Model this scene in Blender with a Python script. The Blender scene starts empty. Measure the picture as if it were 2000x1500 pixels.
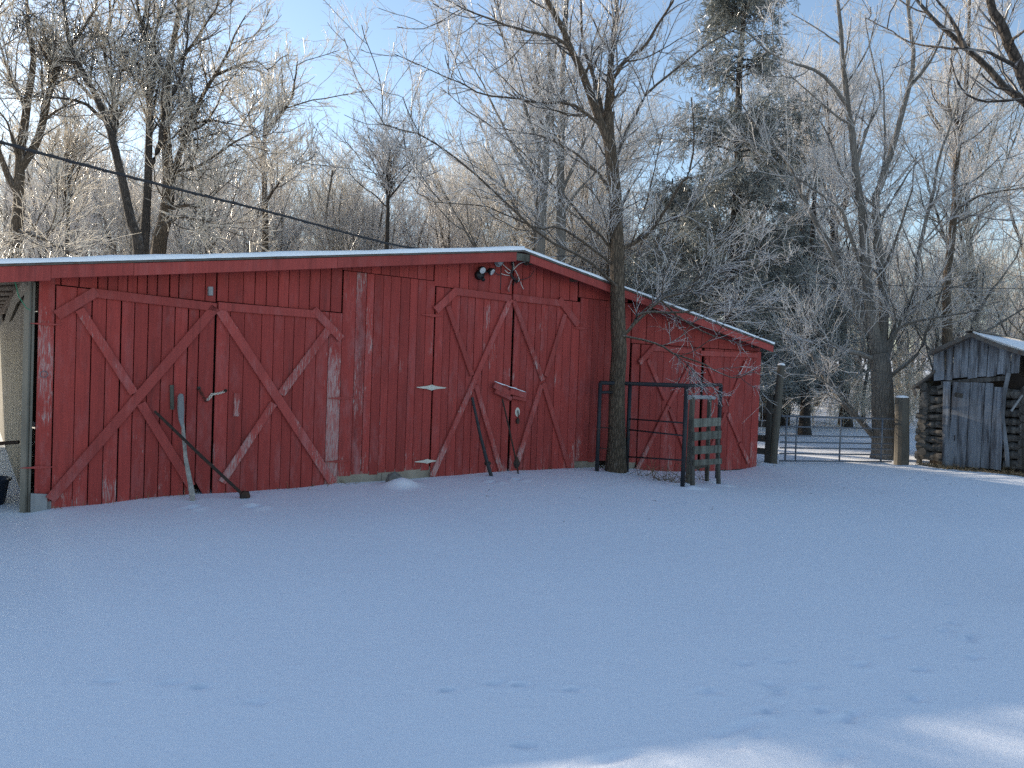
import bpy, math, random
import numpy as np
from mathutils import Vector, Matrix

random.seed(7)
RNG = np.random.default_rng(11)
SC = bpy.context.scene
COL = SC.collection
R = math.radians

# ------------------------------------------------------------------ camera
F = 1511.0                      # focal length in pixels of the 2000 x 1500 photograph
CAMZ = 1.8
PITCH = -30.0 / F               # horizon sits 30 px above the centre
ROLL = 0.036
fwd = np.array([0, math.cos(PITCH), math.sin(PITCH)])
right0 = np.array([1.0, 0, 0])
up0 = np.cross(right0, fwd)
rt = math.cos(ROLL) * right0 + math.sin(ROLL) * up0
up = math.cos(ROLL) * up0 - math.sin(ROLL) * right0
CAM = np.array([0, 0, CAMZ])
cd = bpy.data.cameras.new('camera')
cd.sensor_width = 36
cd.lens = F / 2000 * 36
cd.clip_end = 3000
cam = bpy.data.objects.new('camera', cd)
M = Matrix(((rt[0], up[0], -fwd[0], 0), (rt[1], up[1], -fwd[1], 0), (rt[2], up[2], -fwd[2], CAMZ), (0, 0, 0, 1)))
cam.matrix_world = M
COL.objects.link(cam)
SC.camera = cam

# ------------------------------------------------------------------ sky, sun, exposure
SUN_AZ = 56.0                   # degrees to the left of straight ahead
SUN_EL = 19.4
w = bpy.data.worlds.new('World'); SC.world = w; w.use_nodes = True
nt = w.node_tree
sky = nt.nodes.new('ShaderNodeTexSky'); sky.sky_type = 'NISHITA'; sky.sun_disc = False
sky.sun_elevation = R(SUN_EL); sky.sun_rotation = R(-SUN_AZ)
sky.altitude = 200; sky.air_density = 1.0; sky.dust_density = 0.3; sky.ozone_density = 0.9
bg = nt.nodes['Background']; bg.inputs[1].default_value = 0.14
nt.links.new(sky.outputs[0], bg.inputs[0])
sl = bpy.data.lights.new('sun', 'SUN'); sl.energy = 5.0; sl.angle = R(0.5); sl.color = (1.0, 0.86, 0.68)
so = bpy.data.objects.new('sun', sl); COL.objects.link(so)
sdir = Vector((-math.sin(R(SUN_AZ)) * math.cos(R(SUN_EL)), math.cos(R(SUN_AZ)) * math.cos(R(SUN_EL)), math.sin(R(SUN_EL))))
so.rotation_euler = sdir.to_track_quat('Z', 'Y').to_euler()
so.location = (0, 0, 30)
SC.view_settings.view_transform = 'Standard'; SC.view_settings.look = 'None'
SC.view_settings.exposure = 0.74; SC.view_settings.gamma = 1.0
SC.cycles.max_bounces = 8; SC.cycles.diffuse_bounces = 6; SC.cycles.transparent_max_bounces = 8

SC.cycles.use_denoising = False
SC.cycles.sample_clamp_indirect = 4.0
try: SC.cycles.sampling_pattern = 'BLUE_NOISE'
except Exception: pass
# ------------------------------------------------------------------ geometry from the camera's measurements
def ray(px, py):
    d = (px - 1000) * rt - (py - 750) * up + F * fwd
    return d / np.dot(d, np.array([0, 1.0, 0]))       # depth along Y = 1
def at(px, py, depth):
    return CAM + ray(px, py) * depth

class Frame:
    """vertical plane: u along it, z up, n out of it"""
    def __init__(s, o, u):
        s.o = np.array([o[0], o[1], 0.0]); s.u = np.array([u[0], u[1], 0.0]); s.u /= np.linalg.norm(s.u)
        s.n = np.array([s.u[1], -s.u[0], 0.0])
    def P(s, u, z, n=0.0):
        return s.o + s.u * u + s.n * n + np.array([0, 0, z])
    def hit(s, px, py, off=0.0):
        d = ray(px, py)
        t = np.dot(s.o + s.n * off - CAM, s.n) / np.dot(d, s.n)
        p = CAM + d * t
        return float(np.dot(p - s.o, s.u)), float(p[2])

TH = R(35.0)
W = Frame((0, 12.36), (math.cos(TH), math.sin(TH)))
# height of the snow along the foot of the barn
_prof = sorted(W.hit(x, y) for x, y in [(60, 1003), (100, 995), (240, 980), (380, 966), (560, 955), (650, 945), (740, 941), (850, 930), (1000, 919), (1130, 913), (1240, 916), (1330, 921), (1440, 917), (1480, 907)])
PS = np.array([p[0] for p in _prof]); PZ = np.array([p[1] for p in _prof])
def vnoise(x, y, seed=0):
    out = np.zeros_like(np.asarray(x, float))
    r = np.random.default_rng(100 + seed)
    for i in range(7):
        a, b, ph, ph2 = r.uniform(-1, 1), r.uniform(-1, 1), r.uniform(0, 6.28), r.uniform(0, 6.28)
        out = out + np.sin(a * x + b * y + ph) * np.cos(b * x * .7 - a * y * .9 + ph2)
    return out / 7
def gz(x, y):
    x = np.asarray(x, float); y = np.asarray(y, float)
    du = x * W.u[0] + (y - 12.36) * W.u[1]; dn = x * W.n[0] + (y - 12.36) * W.n[1]
    p = np.interp(du, PS, PZ, left=PZ[0], right=PZ[-1])
    fall = np.where(dn > 0, np.exp(-(dn / 4.0) ** 2), np.exp(-(dn / 2.0) ** 2))
    edge = np.clip((du + 9.5) / 2, 0, 1) * np.clip((9.5 - du) / 2, 0, 1)
    z = p * fall * edge + 0.028 * vnoise(x * .55, y * .55, 1) * np.clip((y - 2) / 4, 0, 1) + 0.012 * vnoise(x * 2.1, y * 2.1, 2)
    z = z + .03 * vnoise(x * 6.5, y * 6.5, 5) * np.exp(-((dn - .1) / .3) ** 2) * edge
    far = np.clip((y - 55) / 80, 0, 1)
    return z + 7.0 * far * far * (3 - 2 * far)
def ground_at(px, py):
    d = ray(px, py); t = 10.0
    for _ in range(25):
        p = CAM + d * t
        t = t + (float(gz(p[0], p[1])) - p[2]) / d[2] * 0.7
    return CAM + d * t
def foot(p):
    return float(gz(p[0], p[1]))

# ------------------------------------------------------------------ object helpers
def empty(name, loc=(0, 0, 0), parent=None):
    o = bpy.data.objects.new(name, None); COL.objects.link(o); o.empty_display_size = .2
    o.location = Vector([float(v) for v in loc])
    if parent is not None:
        o.parent = parent
        o.matrix_parent_inverse = Matrix.Translation(-parent.location)
    return o
def tag(o, label=None, cat=None, group=None, kind=None):
    if label: o['label'] = label
    if cat: o['category'] = cat
    if group: o['group'] = group
    if kind: o['kind'] = kind
    return o
def thing(name, label, cat, loc=(0, 0, 0), group=None):
    return tag(empty(name, loc), label, cat, group)

class MB:
    """collects shapes for ONE mesh"""
    def __init__(s): s.v = []; s.f = []
    def add(s, vs, fs):
        b = len(s.v); s.v += [tuple(float(c) for c in v) for v in vs]; s.f += [tuple(i + b for i in f) for f in fs]
        return s
    def prism(s, ring0, ring1):
        n = len(ring0)
        return s.add(list(ring0) + list(ring1), [(i, (i + 1) % n, n + (i + 1) % n, n + i) for i in range(n)] + [tuple(range(n))[::-1], tuple(range(n, 2 * n))])
    def tube(s, pts, rad, k=8, flat=1.0, cap=True, jit=0.0):
        pts = [np.asarray(p, float) for p in pts]
        if not hasattr(rad, '__len__'): rad = [rad] * len(pts)
        vs = []; fs = []
        ref = np.array([0.31, -0.5, 0.81])
        for i, p in enumerate(pts):
            t = pts[min(i + 1, len(pts) - 1)] - pts[max(i - 1, 0)]; t = t / (np.linalg.norm(t) + 1e-9)
            a = np.cross(t, ref); 
            if np.linalg.norm(a) < .15: a = np.cross(t, np.array([1.0, 0, 0]))
            a /= np.linalg.norm(a); b = np.cross(t, a)
            for j in range(k):
                th = 2 * math.pi * j / k; rr = rad[i] * (1 + jit * random.uniform(-1, 1))
                vs.append(p + (a * math.cos(th) + b * math.sin(th) * flat) * rr)
        for i in range(len(pts) - 1):
            for j in range(k):
                fs.append((i * k + j, i * k + (j + 1) % k, (i + 1) * k + (j + 1) % k, (i + 1) * k + j))
        if cap: fs += [tuple(range(k))[::-1], tuple(range((len(pts) - 1) * k, len(pts) * k))]
        return s.add(vs, fs)
    def lathe(s, c, prof, k=12, jit=0.0):
        """prof: (radius, z) rings about a vertical axis through c"""
        return s.tube_rings([[np.asarray(c) + np.array([r * math.cos(6.2832 * j / k) , r * math.sin(6.2832 * j / k), z + random.uniform(-jit, jit)]) for j in range(k)] for r, z in prof])
    def tube_rings(s, rings):
        k = len(rings[0]); vs = [p for r in rings for p in r]; fs = []
        for i in range(len(rings) - 1):
            for j in range(k):
                fs.append((i * k + j, i * k + (j + 1) % k, (i + 1) * k + (j + 1) % k, (i + 1) * k + j))
        fs += [tuple(range(k))[::-1], tuple(range((len(rings) - 1) * k, len(rings) * k))]
        return s.add(vs, fs)
    def obj(s, name, mat, parent=None, smooth=False):
        me = bpy.data.meshes.new(name); me.from_pydata(s.v, [], s.f); me.update()
        me.materials.append(mat)
        if smooth: me.polygons.foreach_set('use_smooth', [True] * len(me.polygons))
        return link(name, me, parent)
def link(name, me, parent=None):
    o = bpy.data.objects.new(name, me); COL.objects.link(o)
    if parent is not None:
        o.parent = parent
        if parent.parent is None and parent.type == 'EMPTY':
            o.matrix_parent_inverse = Matrix.Translation(-parent.location)
    return o
def np_mesh(name, verts, quads, mats, mat_idx=None, smooth=True):
    me = bpy.data.meshes.new(name)
    nv, nf = len(verts), len(quads); k = quads.shape[1]
    me.vertices.add(nv); me.vertices.foreach_set('co', np.ascontiguousarray(verts, np.float32).ravel())
    me.loops.add(nf * k); me.loops.foreach_set('vertex_index', np.ascontiguousarray(quads, np.int32).ravel())
    me.polygons.add(nf)
    me.polygons.foreach_set('loop_start', np.arange(0, nf * k, k, dtype=np.int32))
    me.polygons.foreach_set('loop_total', np.full(nf, k, np.int32))
    for m in mats: me.materials.append(m)
    if mat_idx is not None: me.polygons.foreach_set('material_index', np.ascontiguousarray(mat_idx, np.int32))
    if smooth: me.polygons.foreach_set('use_smooth', np.ones(nf, bool))
    me.update(calc_edges=True)
    return me

# ------------------------------------------------------------------ materials
def new_mat(name, rough=.8):
    m = bpy.data.materials.new(name); m.use_nodes = True
    n = m.node_tree.nodes; b = n['Principled BSDF']; b.inputs['Roughness'].default_value = rough
    b.inputs['Specular IOR Level'].default_value = .25
    return m, m.node_tree, b
class NB:
    def __init__(s, t): s.t = t
    def n(s, kind, **kw):
        x = s.t.nodes.new(kind)
        for k, v in kw.items(): setattr(x, k, v)
        return x
    def l(s, a, b): s.t.links.new(a, b)
    def coord(s, scale=(1, 1, 1), out='Object'):
        c = s.n('ShaderNodeTexCoord'); m = s.n('ShaderNodeMapping'); m.inputs['Scale'].default_value = scale
        s.l(c.outputs[out], m.inputs['Vector']); return m.outputs[0]
    def noise(s, vec, scale, detail=4, rough=.55, dist=0):
        x = s.n('ShaderNodeTexNoise'); x.inputs['Scale'].default_value = scale; x.inputs['Detail'].default_value = detail
        x.inputs['Roughness'].default_value = rough; x.inputs['Distortion'].default_value = dist
        if vec is not None: s.l(vec, x.inputs['Vector'])
        return x.outputs['Fac']
    def ramp(s, fac, stops):
        x = s.n('ShaderNodeValToRGB'); e = x.color_ramp.elements
        while len(e) < len(stops): e.new(.5)
        for i, (p, c) in enumerate(stops):
            e[i].position = p; e[i].color = (c, c, c, 1) if not hasattr(c, '__len__') else (*c, 1)
        s.l(fac, x.inputs[0]); return x.outputs[0]
    def math(s, op, a, b=None, clamp=False):
        x = s.n('ShaderNodeMath', operation=op); x.use_clamp = clamp
        for i, v in enumerate((a, b)):
            if v is None: continue
            if isinstance(v, (int, float)): x.inputs[i].default_value = v
            else: s.l(v, x.inputs[i])
        return x.outputs[0]
    def mix(s, fac, a, b, mode='MIX'):
        x = s.n('ShaderNodeMixRGB', blend_type=mode)
        for i, v in enumerate((fac, a, b)):
            if isinstance(v, (int, float)): x.inputs[i].default_value = v
            elif isinstance(v, tuple): x.inputs[i].default_value = (*v, 1)
            else: s.l(v, x.inputs[i])
        return x.outputs[0]
    def bump(s, h, strength, dist, bsdf):
        x = s.n('ShaderNodeBump'); x.inputs['Strength'].default_value = strength; x.inputs['Distance'].default_value = dist
        s.l(h, x.inputs['Height']); s.l(x.outputs[0], bsdf.inputs['Normal'])

def mat_snow(name='snow', tint=(.90, .93, .97)):
    m, t, b = new_mat(name, .55); k = NB(t)
    v = k.coord()
    n1 = k.noise(v, 3.5, 6, .6); n2 = k.noise(v, 140, 3, .7); n3 = k.noise(v, .5, 3)
    c = k.mix(k.ramp(n3, [(.3, 0.0), (.7, 1.0)]), (tint[0] * .97, tint[1] * .97, tint[2] * .975), tint)
    k.l(c, b.inputs['Base Color'])
    h = k.math('ADD', k.math('MULTIPLY', n1, .6), k.math('ADD', k.math('MULTIPLY', n2, .1), k.math('MULTIPLY', k.noise(k.coord((14, 22, 14)), 1, 5, .65), .25)))
    k.bump(h, .5, .03, b)
    b.inputs['Specular IOR Level'].default_value = .3
    return m
def mat_red(name='red_paint', base=(.325, .051, .043), wear_gain=1.0):
    """weathered red barn paint; the object's colour alpha-free R channel carries how worn that board is"""
    m, t, b = new_mat(name, .78); k = NB(t)
    info = k.n('ShaderNodeObjectInfo')
    off = k.n('ShaderNodeVectorMath', operation='SCALE'); off.inputs[3].default_value = 37.0
    comb = k.n('ShaderNodeCombineXYZ'); k.l(info.outputs['Random'], comb.inputs[0]); k.l(info.outputs['Random'], comb.inputs[1]); 
    k.l(comb.outputs[0], off.inputs[0])
    tc = k.n('ShaderNodeTexCoord'); add = k.n('ShaderNodeVectorMath', operation='ADD')
    k.l(tc.outputs['Object'], add.inputs[0]); k.l(off.outputs[0], add.inputs[1])
    def cc(sc):
        mp = k.n('ShaderNodeMapping'); mp.inputs['Scale'].default_value = sc; k.l(add.outputs[0], mp.inputs['Vector']); return mp.outputs[0]
    grain = k.noise(cc((60, 60, 2.2)), 1, 5, .65)
    blotch = k.noise(cc((2.2, 2.2, .9)), 1, 5, .6)
    chips = k.noise(cc((62, 62, 7.0)), 1, 8, .75, .6)
    dark = k.noise(cc((9, 9, .8)), 1, 4, .6)
    c = k.mix(blotch, (base[0] * .72, base[1] * .72, base[2] * .74), (base[0] * 1.25, base[1] * 1.22, base[2] * 1.18))
    r = k.math('ADD', k.math('MULTIPLY', info.outputs['Random'], .28), .86)
    c = k.mix(1.0, c, k.mix(0, r, r), 'MULTIPLY')
    c = k.mix(k.math('MULTIPLY', k.ramp(grain, [(.35, 1.0), (.6, 0.0)]), .35), c, (base[0] * .45, base[1] * .45, base[2] * .5))
    c = k.mix(k.math('MULTIPLY', k.ramp(dark, [(.56, 0.0), (.8, 1.0)]), .55), c, (.06, .022, .02))
    sep = k.n('ShaderNodeSeparateColor'); k.l(info.outputs['Color'], sep.inputs[0])
    sz = k.n('ShaderNodeSeparateXYZ'); k.l(tc.outputs['Object'], sz.inputs[0])
    lowz = k.math('MULTIPLY', k.math('SUBTRACT', .75, sz.outputs[2]), .5, clamp=True)
    wear = k.math('ADD', k.math('MULTIPLY', sep.outputs[0], wear_gain), lowz)
    # large areas where the paint has gone, gated by the wear of that board
    gate = k.math('ADD', k.math('MULTIPLY', blotch, .55), k.math('MULTIPLY', chips, .45))
    thr = k.math('SUBTRACT', .688, k.math('MULTIPLY', wear, .21))
    worn = k.math('MULTIPLY', k.math('SUBTRACT', gate, thr), 16, clamp=True)
    worn = k.math('MULTIPLY', worn, k.ramp(chips, [(.4, .1), (.6, 1.0)]))
    c = k.mix(k.math('MULTIPLY', worn, .8), c, (.42, .35, .33))
    # a thin rubbed haze of bleached paint
    c = k.mix(k.math('MULTIPLY', k.ramp(k.noise(cc((5, 5, 1.6)), 1, 8, .75), [(.5, 0.0), (.72, 1.0)]), k.math('ADD', k.math('MULTIPLY', wear, .5), .06)), c, (.40, .20, .20))
    k.l(c, b.inputs['Base Color'])
    k.bump(k.math('ADD', grain, k.math('MULTIPLY', worn, -.4)), .35, .006, b)
    return m
def mat_wood(name, a, bcol, scale=(40, 40, 2.0), rough=.85, stain=None):
    m, t, b = new_mat(name, rough); k = NB(t)
    info = k.n('ShaderNodeObjectInfo')
    v = k.coord(scale); g = k.noise(v, 1, 6, .65, .3); bl = k.noise(k.coord((3, 3, 1.2)), 1, 4)
    c = k.mix(g, a, bcol)
    c = k.mix(k.ramp(bl, [(.45, 0.0), (.75, .6)]), c, stain or tuple(x * .45 for x in a))
    if stain: c = k.mix(k.ramp(k.noise(k.coord((11, 11, .9)), 1, 5, .65), [(.44, 0.0), (.62, .85)]), c, stain)
    r = k.math('ADD', k.math('MULTIPLY', info.outputs['Random'], .5), .75)
    c = k.mix(1.0, c, k.mix(0, r, r), 'MULTIPLY')
    k.l(c, b.inputs['Base Color']); k.bump(g, .5, .01, b)
    return m
def mat_metal(name, col, rough=.5, metallic=.6, rust=(.10, .045, .025), amt=.4):
    m, t, b = new_mat(name, rough); k = NB(t)
    n = k.noise(k.coord((9, 9, 9)), 1, 6, .7)
    k.l(k.mix(k.math('MULTIPLY', k.ramp(n, [(.48, 0.0), (.66, 1.0)]), amt), col, rust), b.inputs['Base Color'])
    b.inputs['Metallic'].default_value = metallic
    k.bump(n, .25, .004, b)
    return m
def mat_plain(name, col, rough=.6, metallic=0):
    m, t, b = new_mat(name, rough); k = NB(t)
    n = k.noise(k.coord((20, 20, 20)), 1, 4)
    k.l(k.mix(n, tuple(c * .8 for c in col), tuple(min(1, c * 1.15) for c in col)), b.inputs['Base Color'])
    b.inputs['Metallic'].default_value = metallic
    return m
def mat_bark(name, dark, light, frost=.25, frostcol=(.62, .62, .63), scale=14, streak=3):
    m, t, b = new_mat(name, .9); k = NB(t)
    g = k.noise(k.coord((scale, scale, scale / streak)), 1, 7, .7, .6)
    big = k.noise(k.coord((1.3, 1.3, .7)), 1, 4)
    vo = k.n('ShaderNodeTexVoronoi'); vo.feature = 'DISTANCE_TO_EDGE'; vo.inputs['Scale'].default_value = 1.0
    k.l(k.coord((scale * 1.7, scale * 1.7, scale / 2.4)), vo.inputs['Vector'])
    crack = k.ramp(vo.outputs['Distance'], [(0, 0.0), (.18, 1.0)])
    c = k.mix(g, dark, light)
    c = k.mix(k.math('MULTIPLY', k.ramp(big, [(.45, 0.0), (.7, 1.0)]), .45), c, tuple(x * 1.5 for x in light))
    c = k.mix(k.math('MULTIPLY', k.math('SUBTRACT', 1, crack), .6 if scale > 10 else .22), c, tuple(x * .5 for x in dark))
    if frost > 0:
        geo = k.n('ShaderNodeNewGeometry'); sp = k.n('ShaderNodeSeparateXYZ'); k.l(geo.outputs['Normal'], sp.inputs[0])
        up_ = k.math('ADD', k.math('MULTIPLY', sp.outputs[2], .6), k.math('MULTIPLY', k.noise(k.coord((6, 6, 6)), 1, 5, .7), .9))
        fr = k.math('MULTIPLY', k.ramp(up_, [(.55, 0.0), (.85, 1.0)]), frost)
        c = k.mix(fr, c, frostcol)
    k.l(c, b.inputs['Base Color'])
    k.bump(k.math('ADD', k.math('MULTIPLY', crack, .7), g), .8, .03, b)
    return m
def mat_twig(name, bark, frost, amount, transl=.3, scale=2.5):
    m, t, b = new_mat(name, .32); k = NB(t); b.inputs['Specular IOR Level'].default_value = .5
    n = k.noise(k.coord((scale, scale, scale)), 1, 4, .6); n2 = k.noise(k.coord((22, 22, 22)), 1, 3, .6)
    f = k.math('ADD', k.math('MULTIPLY', n, .6), k.math('MULTIPLY', n2, .4))
    f = k.ramp(f, [(max(0, .62 - amount * .5), 0.0), (min(1, .78 - amount * .35), 1.0)])
    geo = k.n('ShaderNodeNewGeometry'); isl = geo.outputs['Random Per Island']
    f = k.math('MULTIPLY', f, k.math('ADD', k.math('MULTIPLY', isl, .5), .5), clamp=True)
    c = k.mix(f, bark, frost)
    k.l(c, b.inputs['Base Color'])
    tr = k.n('ShaderNodeBsdfTranslucent'); k.l(c, tr.inputs[0])
    mx = k.n('ShaderNodeMixShader'); k.l(k.math('MULTIPLY', f, transl), mx.inputs[0])
    k.l(b.outputs[0], mx.inputs[1]); k.l(tr.outputs[0], mx.inputs[2])
    k.l(mx.outputs[0], t.nodes['Material Output'].inputs[0])
    return m

MT = {}
MT['snow'] = mat_snow()
MT['red'] = mat_red()
MT['redtrim'] = mat_red('red_trim_paint', (.345, .064, .055), .92)
MT['grey'] = mat_wood('weathered_grey_wood', (.20, .205, .21), (.34, .345, .35))
MT['greyblue'] = mat_wood('silvered_board', (.13, .145, .17), (.32, .345, .38), (34, 34, 1.6), .85, (.045, .04, .04))
MT['sidewood'] = mat_wood('bare_side_boards', (.13, .12, .10), (.25, .23, .19))
MT['beige'] = mat_wood('pale_sill_timber', (.26, .22, .17), (.40, .35, .28), (3, 3, 20))
MT['post'] = mat_wood('fence_post_wood', (.06, .054, .045), (.135, .122, .10), (25, 25, 1.5))
MT['darkwood'] = mat_wood('dark_fence_wood', (.05, .047, .042), (.10, .092, .082), (30, 30, 5))
MT['log'] = mat_wood('old_log_wood', (.055, .052, .05), (.19, .18, .165), (5, 5, 55), .9, (.03, .026, .022))
MT['mosswood'] = mat_wood('lichen_board', (.065, .062, .05), (.23, .235, .20), (6, 6, 38), .9, (.05, .045, .035))
MT['roof'] = mat_metal('old_roof_metal', (.12, .11, .10), .7, .3, (.09, .05, .03), .7)
MT['roofwood'] = mat_wood('roof_underside_boards', (.07, .055, .045), (.13, .10, .08))
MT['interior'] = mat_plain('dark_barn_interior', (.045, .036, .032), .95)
MT['pipe'] = mat_metal('blue_black_pipe', (.034, .038, .044), .55, .4, (.07, .045, .035), .5)
MT['gate'] = mat_metal('galvanised_gate', (.16, .18, .21), .5, .5, (.10, .07, .05), .3)
MT['iron'] = mat_metal('rusty_iron', (.045, .035, .030), .7, .4, (.09, .045, .028), .7)
MT['white'] = mat_metal('white_hinge_paint', (.56, .54, .47), .55, 0, (.25, .15, .10), .25)
MT['black'] = mat_plain('plastic_and_hole_black', (.018, .018, .020), .4)
MT['lens'] = mat_plain('pale_lamp_lens', (.48, .50, .52), .25)
MT['wire'] = mat_plain('pale_insulated_wire', (.62, .60, .56), .5)
MT['cable'] = mat_plain('dark_power_cable', (.035, .035, .038), .6)
MT['grip'] = mat_plain('grey_meter_glass', (.30, .34, .35), .3)
MT['straw'] = mat_wood('dry_straw', (.16, .11, .06), (.33, .25, .15), (20, 20, 20))
MT['rock'] = mat_wood('grey_rock', (.14, .13, .12), (.28, .27, .25), (8, 8, 8))
MT['bark'] = mat_bark('grey_brown_bark', (.055, .042, .031), (.165, .125, .088), .22)
MT['bark2'] = mat_bark('pale_smooth_bark', (.085, .078, .068), (.215, .195, .170), .25, scale=9)
MT['bark3'] = mat_bark('dark_bark', (.032, .027, .024), (.090, .076, .064), .25)
MT['limb'] = mat_twig('frosted_limb', (.16, .135, .112), (.72, .70, .67), .75, .2)
MT['limbdark'] = mat_twig('dark_limb', (.040, .034, .030), (.40, .39, .38), .25, .1)
MT['twig'] = mat_twig('frosted_twig', (.32, .28, .24), (.92, .90, .88), 1.25, .6)
MT['twigwarm'] = mat_twig('warm_frosted_twig', (.44, .37, .28), (.95, .91, .83), 1.3, .65)
MT['twigdark'] = mat_twig('bare_twig', (.060, .048, .040), (.60, .58, .56), .45, .25)
MT['brush'] = mat_twig('dry_brush_stem', (.34, .27, .19), (.80, .74, .63), .85, .45)
MT['needle'] = mat_twig('spruce_needles', (.026, .038, .030), (.50, .51, .48), .52, .25, .9)
MT['vine'] = mat_twig('dark_vine', (.035, .030, .025), (.22, .20, .18), .2, .1)

# ------------------------------------------------------------------ GROUND
def axis(*segs):
    out = []
    for a, b, st in segs: out += list(np.arange(a, b, st))
    return out
def geo(a, b, st, g):
    o = []; x = a; sgn = 1 if b > a else -1
    while (b - x) * sgn > 0:
        o.append(x); x += sgn * st; st *= g
    return o
xs = sorted(geo(-5.0, -900, .1, 1.13)[1:] + axis((-5, 7, .05)) + geo(7, 900, .1, 1.13))
ys = sorted(geo(2.4, -700, .1, 1.16)[1:] + axis((2.4, 6.5, .035), (6.5, 20, .085)) + geo(20, 1200, .15, 1.13))
GX, GY = np.meshgrid(np.array(xs), np.array(ys))
GZ = gz(GX, GY)
TRACKS = []   # px, py, length, width, angle(deg on the ground), depth
for x, y in [(218, 1331), (342, 1333), (392, 1342), (507, 1371), (875, 1348), (970, 1335), (1016, 1338), (1118, 1347), (1028, 1457), (1455, 1297), (1530, 1292), (1590, 1342), (1856, 1180), (1845, 1232)]:
    TRACKS.append((x, y, .055, .022, random.uniform(5, 40), .024))
for x, y in [(1388, 1350), (1505, 1338), (1520, 1352), (1680, 1299), (1800, 1308), (1735, 1243), (1895, 1245), (1900, 1285), (1862, 1217), (1790, 1365), (1670, 1395), (1655, 1405), (1500, 1390), (1605, 1388), (1890, 1250)]:
    TRACKS.append((x, y, .045, .03, random.uniform(0, 60), .024)); TRACKS.append((x + random.uniform(-14, 14), y + random.uniform(-7, 9), .035, .022, random.uniform(0, 60), .013))
for x, y, L, dp in [(1450, 1420, .13, .014), (1405, 1436, .05, .010), (1195, 1482, .13, .014), (1435, 1460, .04, .012), (1650, 1476, .06, .020), (1632, 1490, .045, .016), (1672, 1486, .035, .012), (1480, 1436, .04, .010)]:
    TRACKS.append((x, y, L, .035, random.uniform(15, 40), dp))
for i in range(26):
    f_ = i / 25; x = 1712 + 125 * f_ + 20 * f_ * f_; y = 1350 + 175 * f_
    TRACKS.append((x, y, .06, .014, -55, .006))
for x, y, L, wd, ang, dp in TRACKS:
    p = ground_at(x, y)
    a = R(ang); dx = GX - p[0]; dy = GY - p[1]
    uu = dx * math.cos(a) + dy * math.sin(a); vv = -dx * math.sin(a) + dy * math.cos(a)
    q = (uu / L) ** 2 + (vv / wd) ** 2
    GZ += np.where(q < 12, -dp * np.exp(-q) + dp * .3 * np.exp(-((np.sqrt(np.maximum(q, 1e-6)) - 1.7) / .55) ** 2), 0)
# the little snow-covered lump beside the sill
LUMP = ground_at(782, 948)
GZ += .105 * np.exp(-(((GX - LUMP[0]) / .2) ** 2 + ((GY - LUMP[1]) / .22) ** 2) ** 1.3)
for hx, hy, hr in [(ground_at(1203, 916), 0, .26), (ground_at(1333, 950), 0, .10), (ground_at(1353, 951), 0, .10), (ground_at(1404, 946), 0, .10), (ground_at(1760, 906), 0, .22), (ground_at(1510, 905), 0, .16), (ground_at(378, 992), 0, .06), (ground_at(498, 990), 0, .07), (ground_at(963, 942), 0, .06), (ground_at(1014, 937), 0, .06)]:
    rr_h = np.hypot(GX - hx[0], GY - hx[1]); ang_h = np.arctan2(GY - hx[1], GX - hx[0])
    GZ += -.05 * np.exp(-(rr_h / hr) ** 2) + .022 * np.exp(-((rr_h - hr * 1.7) / (hr * .6)) ** 2) * (1 + .5 * np.sin(ang_h * 2 + hr * 40))
ny, nx = GX.shape
idx = np.arange(nx * ny).reshape(ny, nx)
q = np.stack([idx[:-1, :-1], idx[:-1, 1:], idx[1:, 1:], idx[1:, :-1]], -1).reshape(-1, 4)
g = link('snow_ground', np_mesh('snow_ground', np.stack([GX, GY, GZ], -1).reshape(-1, 3), q, [MT['snow']]))
tag(g, 'smooth shaded snow covering the farm yard with faint animal tracks', 'snow', kind='structure')

# ------------------------------------------------------------------ BARN
corner = W.hit(72, 700)[0]
bx0 = corner
bx1 = W.hit(1482, 790)[0]
BD = 13.0                                   # depth of the barn behind its front
OV = 0.34                                  # front overhang of the roof
ridge = W.hit(1022, 489, OV)
lroof = W.hit(0, 516, OV)
rroof = W.hit(1511, 673, OV)
mL = (ridge[1] - lroof[1]) / (ridge[0] - lroof[0])
mR = (ridge[1] - rroof[1]) / (rroof[0] - ridge[0])
SL = -9.6; SRt = rroof[0]
def zroof(s):                              # top of the roof deck
    return ridge[1] - (mL * (ridge[0] - s) if s < ridge[0] else mR * (s - ridge[0]))
base_c = W.P(0, 0, -BD / 2)
barn = thing('red_barn', 'long weathered red plank barn with snowy low gable roof and crossbraced doors', 'barn', (base_c[0], base_c[1], 0))
def plank(s0, s1, zb0, zb1, zt0, zt1, mat, parent, wear=0.0, n0=0.0, t=.024, fr=W, name='plank', tilt=0.0):
    c = .004
    prof = [(0, 0), (0, t - c), (c, t), (s1 - s0 - c, t), (s1 - s0, t - c), (s1 - s0, 0)]
    L = s1 - s0; r0 = []; r1 = []
    for u, n in prof:
        f = u / L
        r0.append(fr.P(s0 + u, zb0 + (zb1 - zb0) * f, n0 + n)); r1.append(fr.P(s0 + u + tilt, zt0 + (zt1 - zt0) * f, n0 + n))
    o = MB().prism(r0, r1).obj(name, mat, parent)
    o.color = (wear, 0, 0, 1)
    return o
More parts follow.
